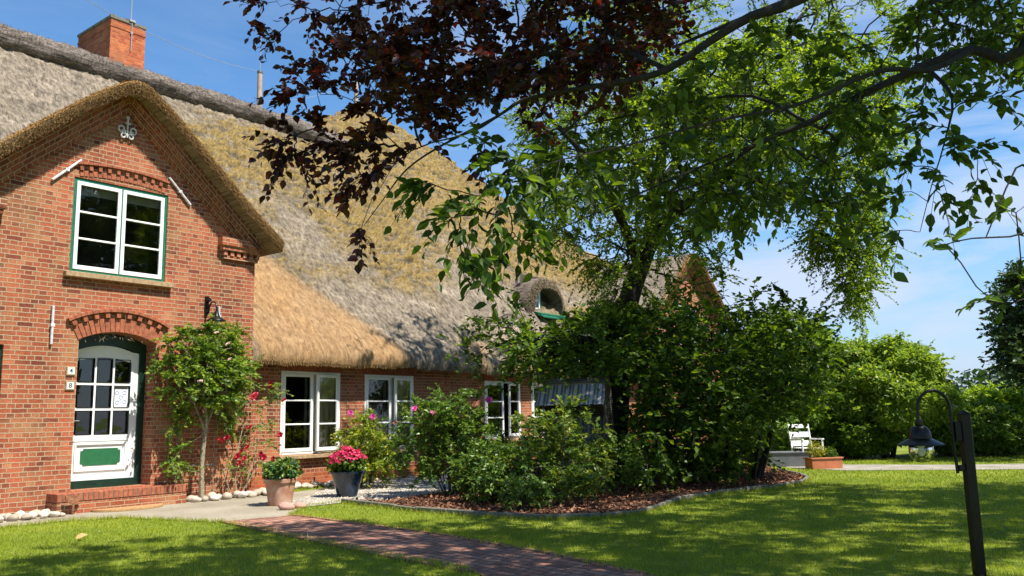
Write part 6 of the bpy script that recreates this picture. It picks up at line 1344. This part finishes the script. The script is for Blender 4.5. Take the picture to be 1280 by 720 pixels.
sp = [(545, 232, 4.5), (530, 228, 4.5), (575, 283, 4.4), (566, 272, 4.4), (600, 262, 4.4), (622, 268, 4.4), (640, 290, 4.4), (655, 272, 4.4), (585, 318, 4.4), (576, 312, 4.4), (650, 300, 4.4), (600, 245, 4.5), (622, 318, 4.4), (612, 212, 4.6), (605, 180, 4.7),
      (1160, 155, 4.9), (1185, 160, 4.9), (1150, 178, 4.9), (1175, 215, 4.8), (1188, 188, 4.8), (1218, 185, 4.8), (1222, 222, 4.8), (1175, 242, 4.8), (1200, 130, 4.9), (1240, 120, 4.8), (1255, 100, 4.8), (1160, 140, 5.0), (1125, 288, 4.7), (1130, 240, 4.8), (1140, 205, 4.9), (1115, 200, 5.0)]
tips = np.concatenate([sample_poly(Q1, 118, 4.9, 7.8), sample_poly(Q2, 14, 4.4, 5.0), sample_poly(Q3, 30, 5.2, 6.6), sample_poly([(1120, 0), (1285, -10), (1290, 60), (1180, 85), (1130, 60)], 34, 5.4, 7.5), sample_poly(Q4, 95, 4.6, 7.5), np.array(pts_(sp))])
e, LPg = woody('green_cherry_tree', 'green cherry tree with long branches reaching in from the right', 'tree', [gA, gB, gC, gD, gE, gF, gG], tips, dict(ntw=4, tlen=.20, nl=6, ll=.078, lw=.043, droop=.55, spread=.8), M['leaf_cherry'], M['bark_dark'], tipr=.0024, maxr=.03, bias=.2, jit=.06, sub=4, T=T_OVATE, twr=(.0024, .0014), leafname='crown', base=gt)
# the few dark sprays hanging at the right edge
gH = [(dp(1420, -120, 5.0)*1.0, .05), (dp(1380, 150, 3.6), .015), (dp(1330, 240, 3.3), .008), (dp(1285, 290, 3.2), .004), (dp(1215, 298, 3.2), .003), (dp(1180, 306, 3.2), .002)]
gI = [(dp(1380, 150, 3.6), .010), (dp(1340, 330, 3.4), .006), (dp(1285, 372, 3.3), .003), (dp(1245, 380, 3.3), .002)]
tips = np.array(pts_([(1172, 303, 3.2), (1182, 307, 3.2), (1192, 302, 3.2), (1258, 262, 3.2), (1270, 266, 3.2), (1280, 258, 3.2), (1222, 378, 3.3), (1236, 376, 3.3), (1262, 382, 3.3), (1274, 352, 3.3), (1282, 370, 3.3)]))
e, LPh = woody('green_cherry_tree', 'young cherry sapling whose few dark leaves hang at the right edge', 'tree', [[(np.array([2.9, 2.6, 0]), .03), (np.array([2.75, 2.9, 1.6]), .022), (dp(1380, 150, 3.6), .015)]+gH[2:], gI], tips, dict(ntw=1, tlen=.08, nl=4, ll=.062, lw=.028, droop=.5, spread=.9), M['leaf_cherry'], M['bark_dark'], tipr=.0015, maxr=.006, bias=.2, jit=.03, sub=3, T=T_OVATE, twr=(.0015, .001), leafname='crown')

# far tree at the right edge
ft = dp(1330, 577, 22.5); ft[2] = 0
FR = [(1248, 395), (1262, 350), (1290, 330), (1400, 250), (1480, 300), (1500, 480), (1300, 470), (1270, 455), (1245, 430)]
tips = np.concatenate([sample_poly(FR, 110, 21, 24.5), sample_poly([(1246, 400), (1264, 348), (1292, 335), (1292, 474), (1264, 458)], 34, 21, 23)])
woody('park_tree', 'grey-green tree at the far right edge, partly outside the frame', 'tree', [[(ft, .22), (dp(1345, 480, 22.5), .18), (dp(1365, 400, 22.5), .12), (dp(1380, 320, 22.5), .06)]], tips, dict(ntw=9, tlen=.55, nl=16, ll=.15, lw=.08, droop=.2, spread=1.1), M['leaf_yew'], M['bark_dark'], tipr=.012, maxr=.1, jit=.06, twr=(.008, .003), leafname='crown')

# trees behind and beside the camera: their crowns shade the lawn and show in the window panes
M['leaf_shade'] = leafmat('shade_leaf', (0.03, 0.06, 0.01), (0.06, 0.11, 0.016), (0.1, 0.17, 0.022), trans=0.3)
def shade_tree(x, y, z0, z1, r, n, lab, ll=.17, ntw=6, foot=(0, 0)):
    tips = []
    while len(tips) < n:
        u = rdir(1)[0]*random.random()**.33; p = np.array([x+u[0]*r, y+u[1]*r, (z0+z1)/2+u[2]*(z1-z0)/2]); tips.append(p)
    woody('shade_tree', lab, 'tree', [[(np.array([x+foot[0], y+foot[1], 0.]), .25), (np.array([x+foot[0]*.9, y+foot[1]*.9, z0*.6]), .2), (np.array([x+foot[0]*.4, y+foot[1]*.4, z0*.95]), .15), (np.array([x, y+.1, (z0+z1)/2]), .1)]], tips, dict(ntw=ntw, tlen=.6, nl=9, ll=ll, lw=ll*.6, droop=.25, spread=1.1), M['leaf_shade'], M['bark'], tipr=.012, maxr=.1, twr=(.008, .003), leafname='crown')
shade_tree(8.9, 8.0, 6.6, 10.5, 5.2, 420, 'tall shade tree outside the frame on the right, over the lawn')
shade_tree(14.5, 8.6, 6.5, 10.5, 4.2, 260, 'second shade tree further right of the lawn')
shade_tree(2.8, 5.0, 6.8, 9.5, 3.6, 190, 'tall shade tree to the right of the viewpoint, over the brick path', foot=(2.6, -3.0))
shade_tree(2.0, -5.5, 3.5, 9.0, 3.2, 70, 'garden tree standing behind the viewpoint')
shade_tree(14, -8, 2.5, 9.0, 4.5, 90, 'round tree at the back of the garden')
shade_tree(19.5, 3.5, 3.0, 14.0, 5.0, 150, 'round tree on the right side of the garden')

# one dry leaf lying on the front lawn
fl = gp(94, 677); o = leaves('fallen_leaf', np.array([[0, 0, 0.0]]), np.array([[.9, .3, .35]]), np.array([[.1, -.6, 1.0]]), .13, .09, M['straw_orange'], T=T_OVATE, rnd=np.array([.9])); o.location = (fl[0], fl[1], .035); tag(o, 'single dry tan leaf lying on the front left lawn', 'leaf')
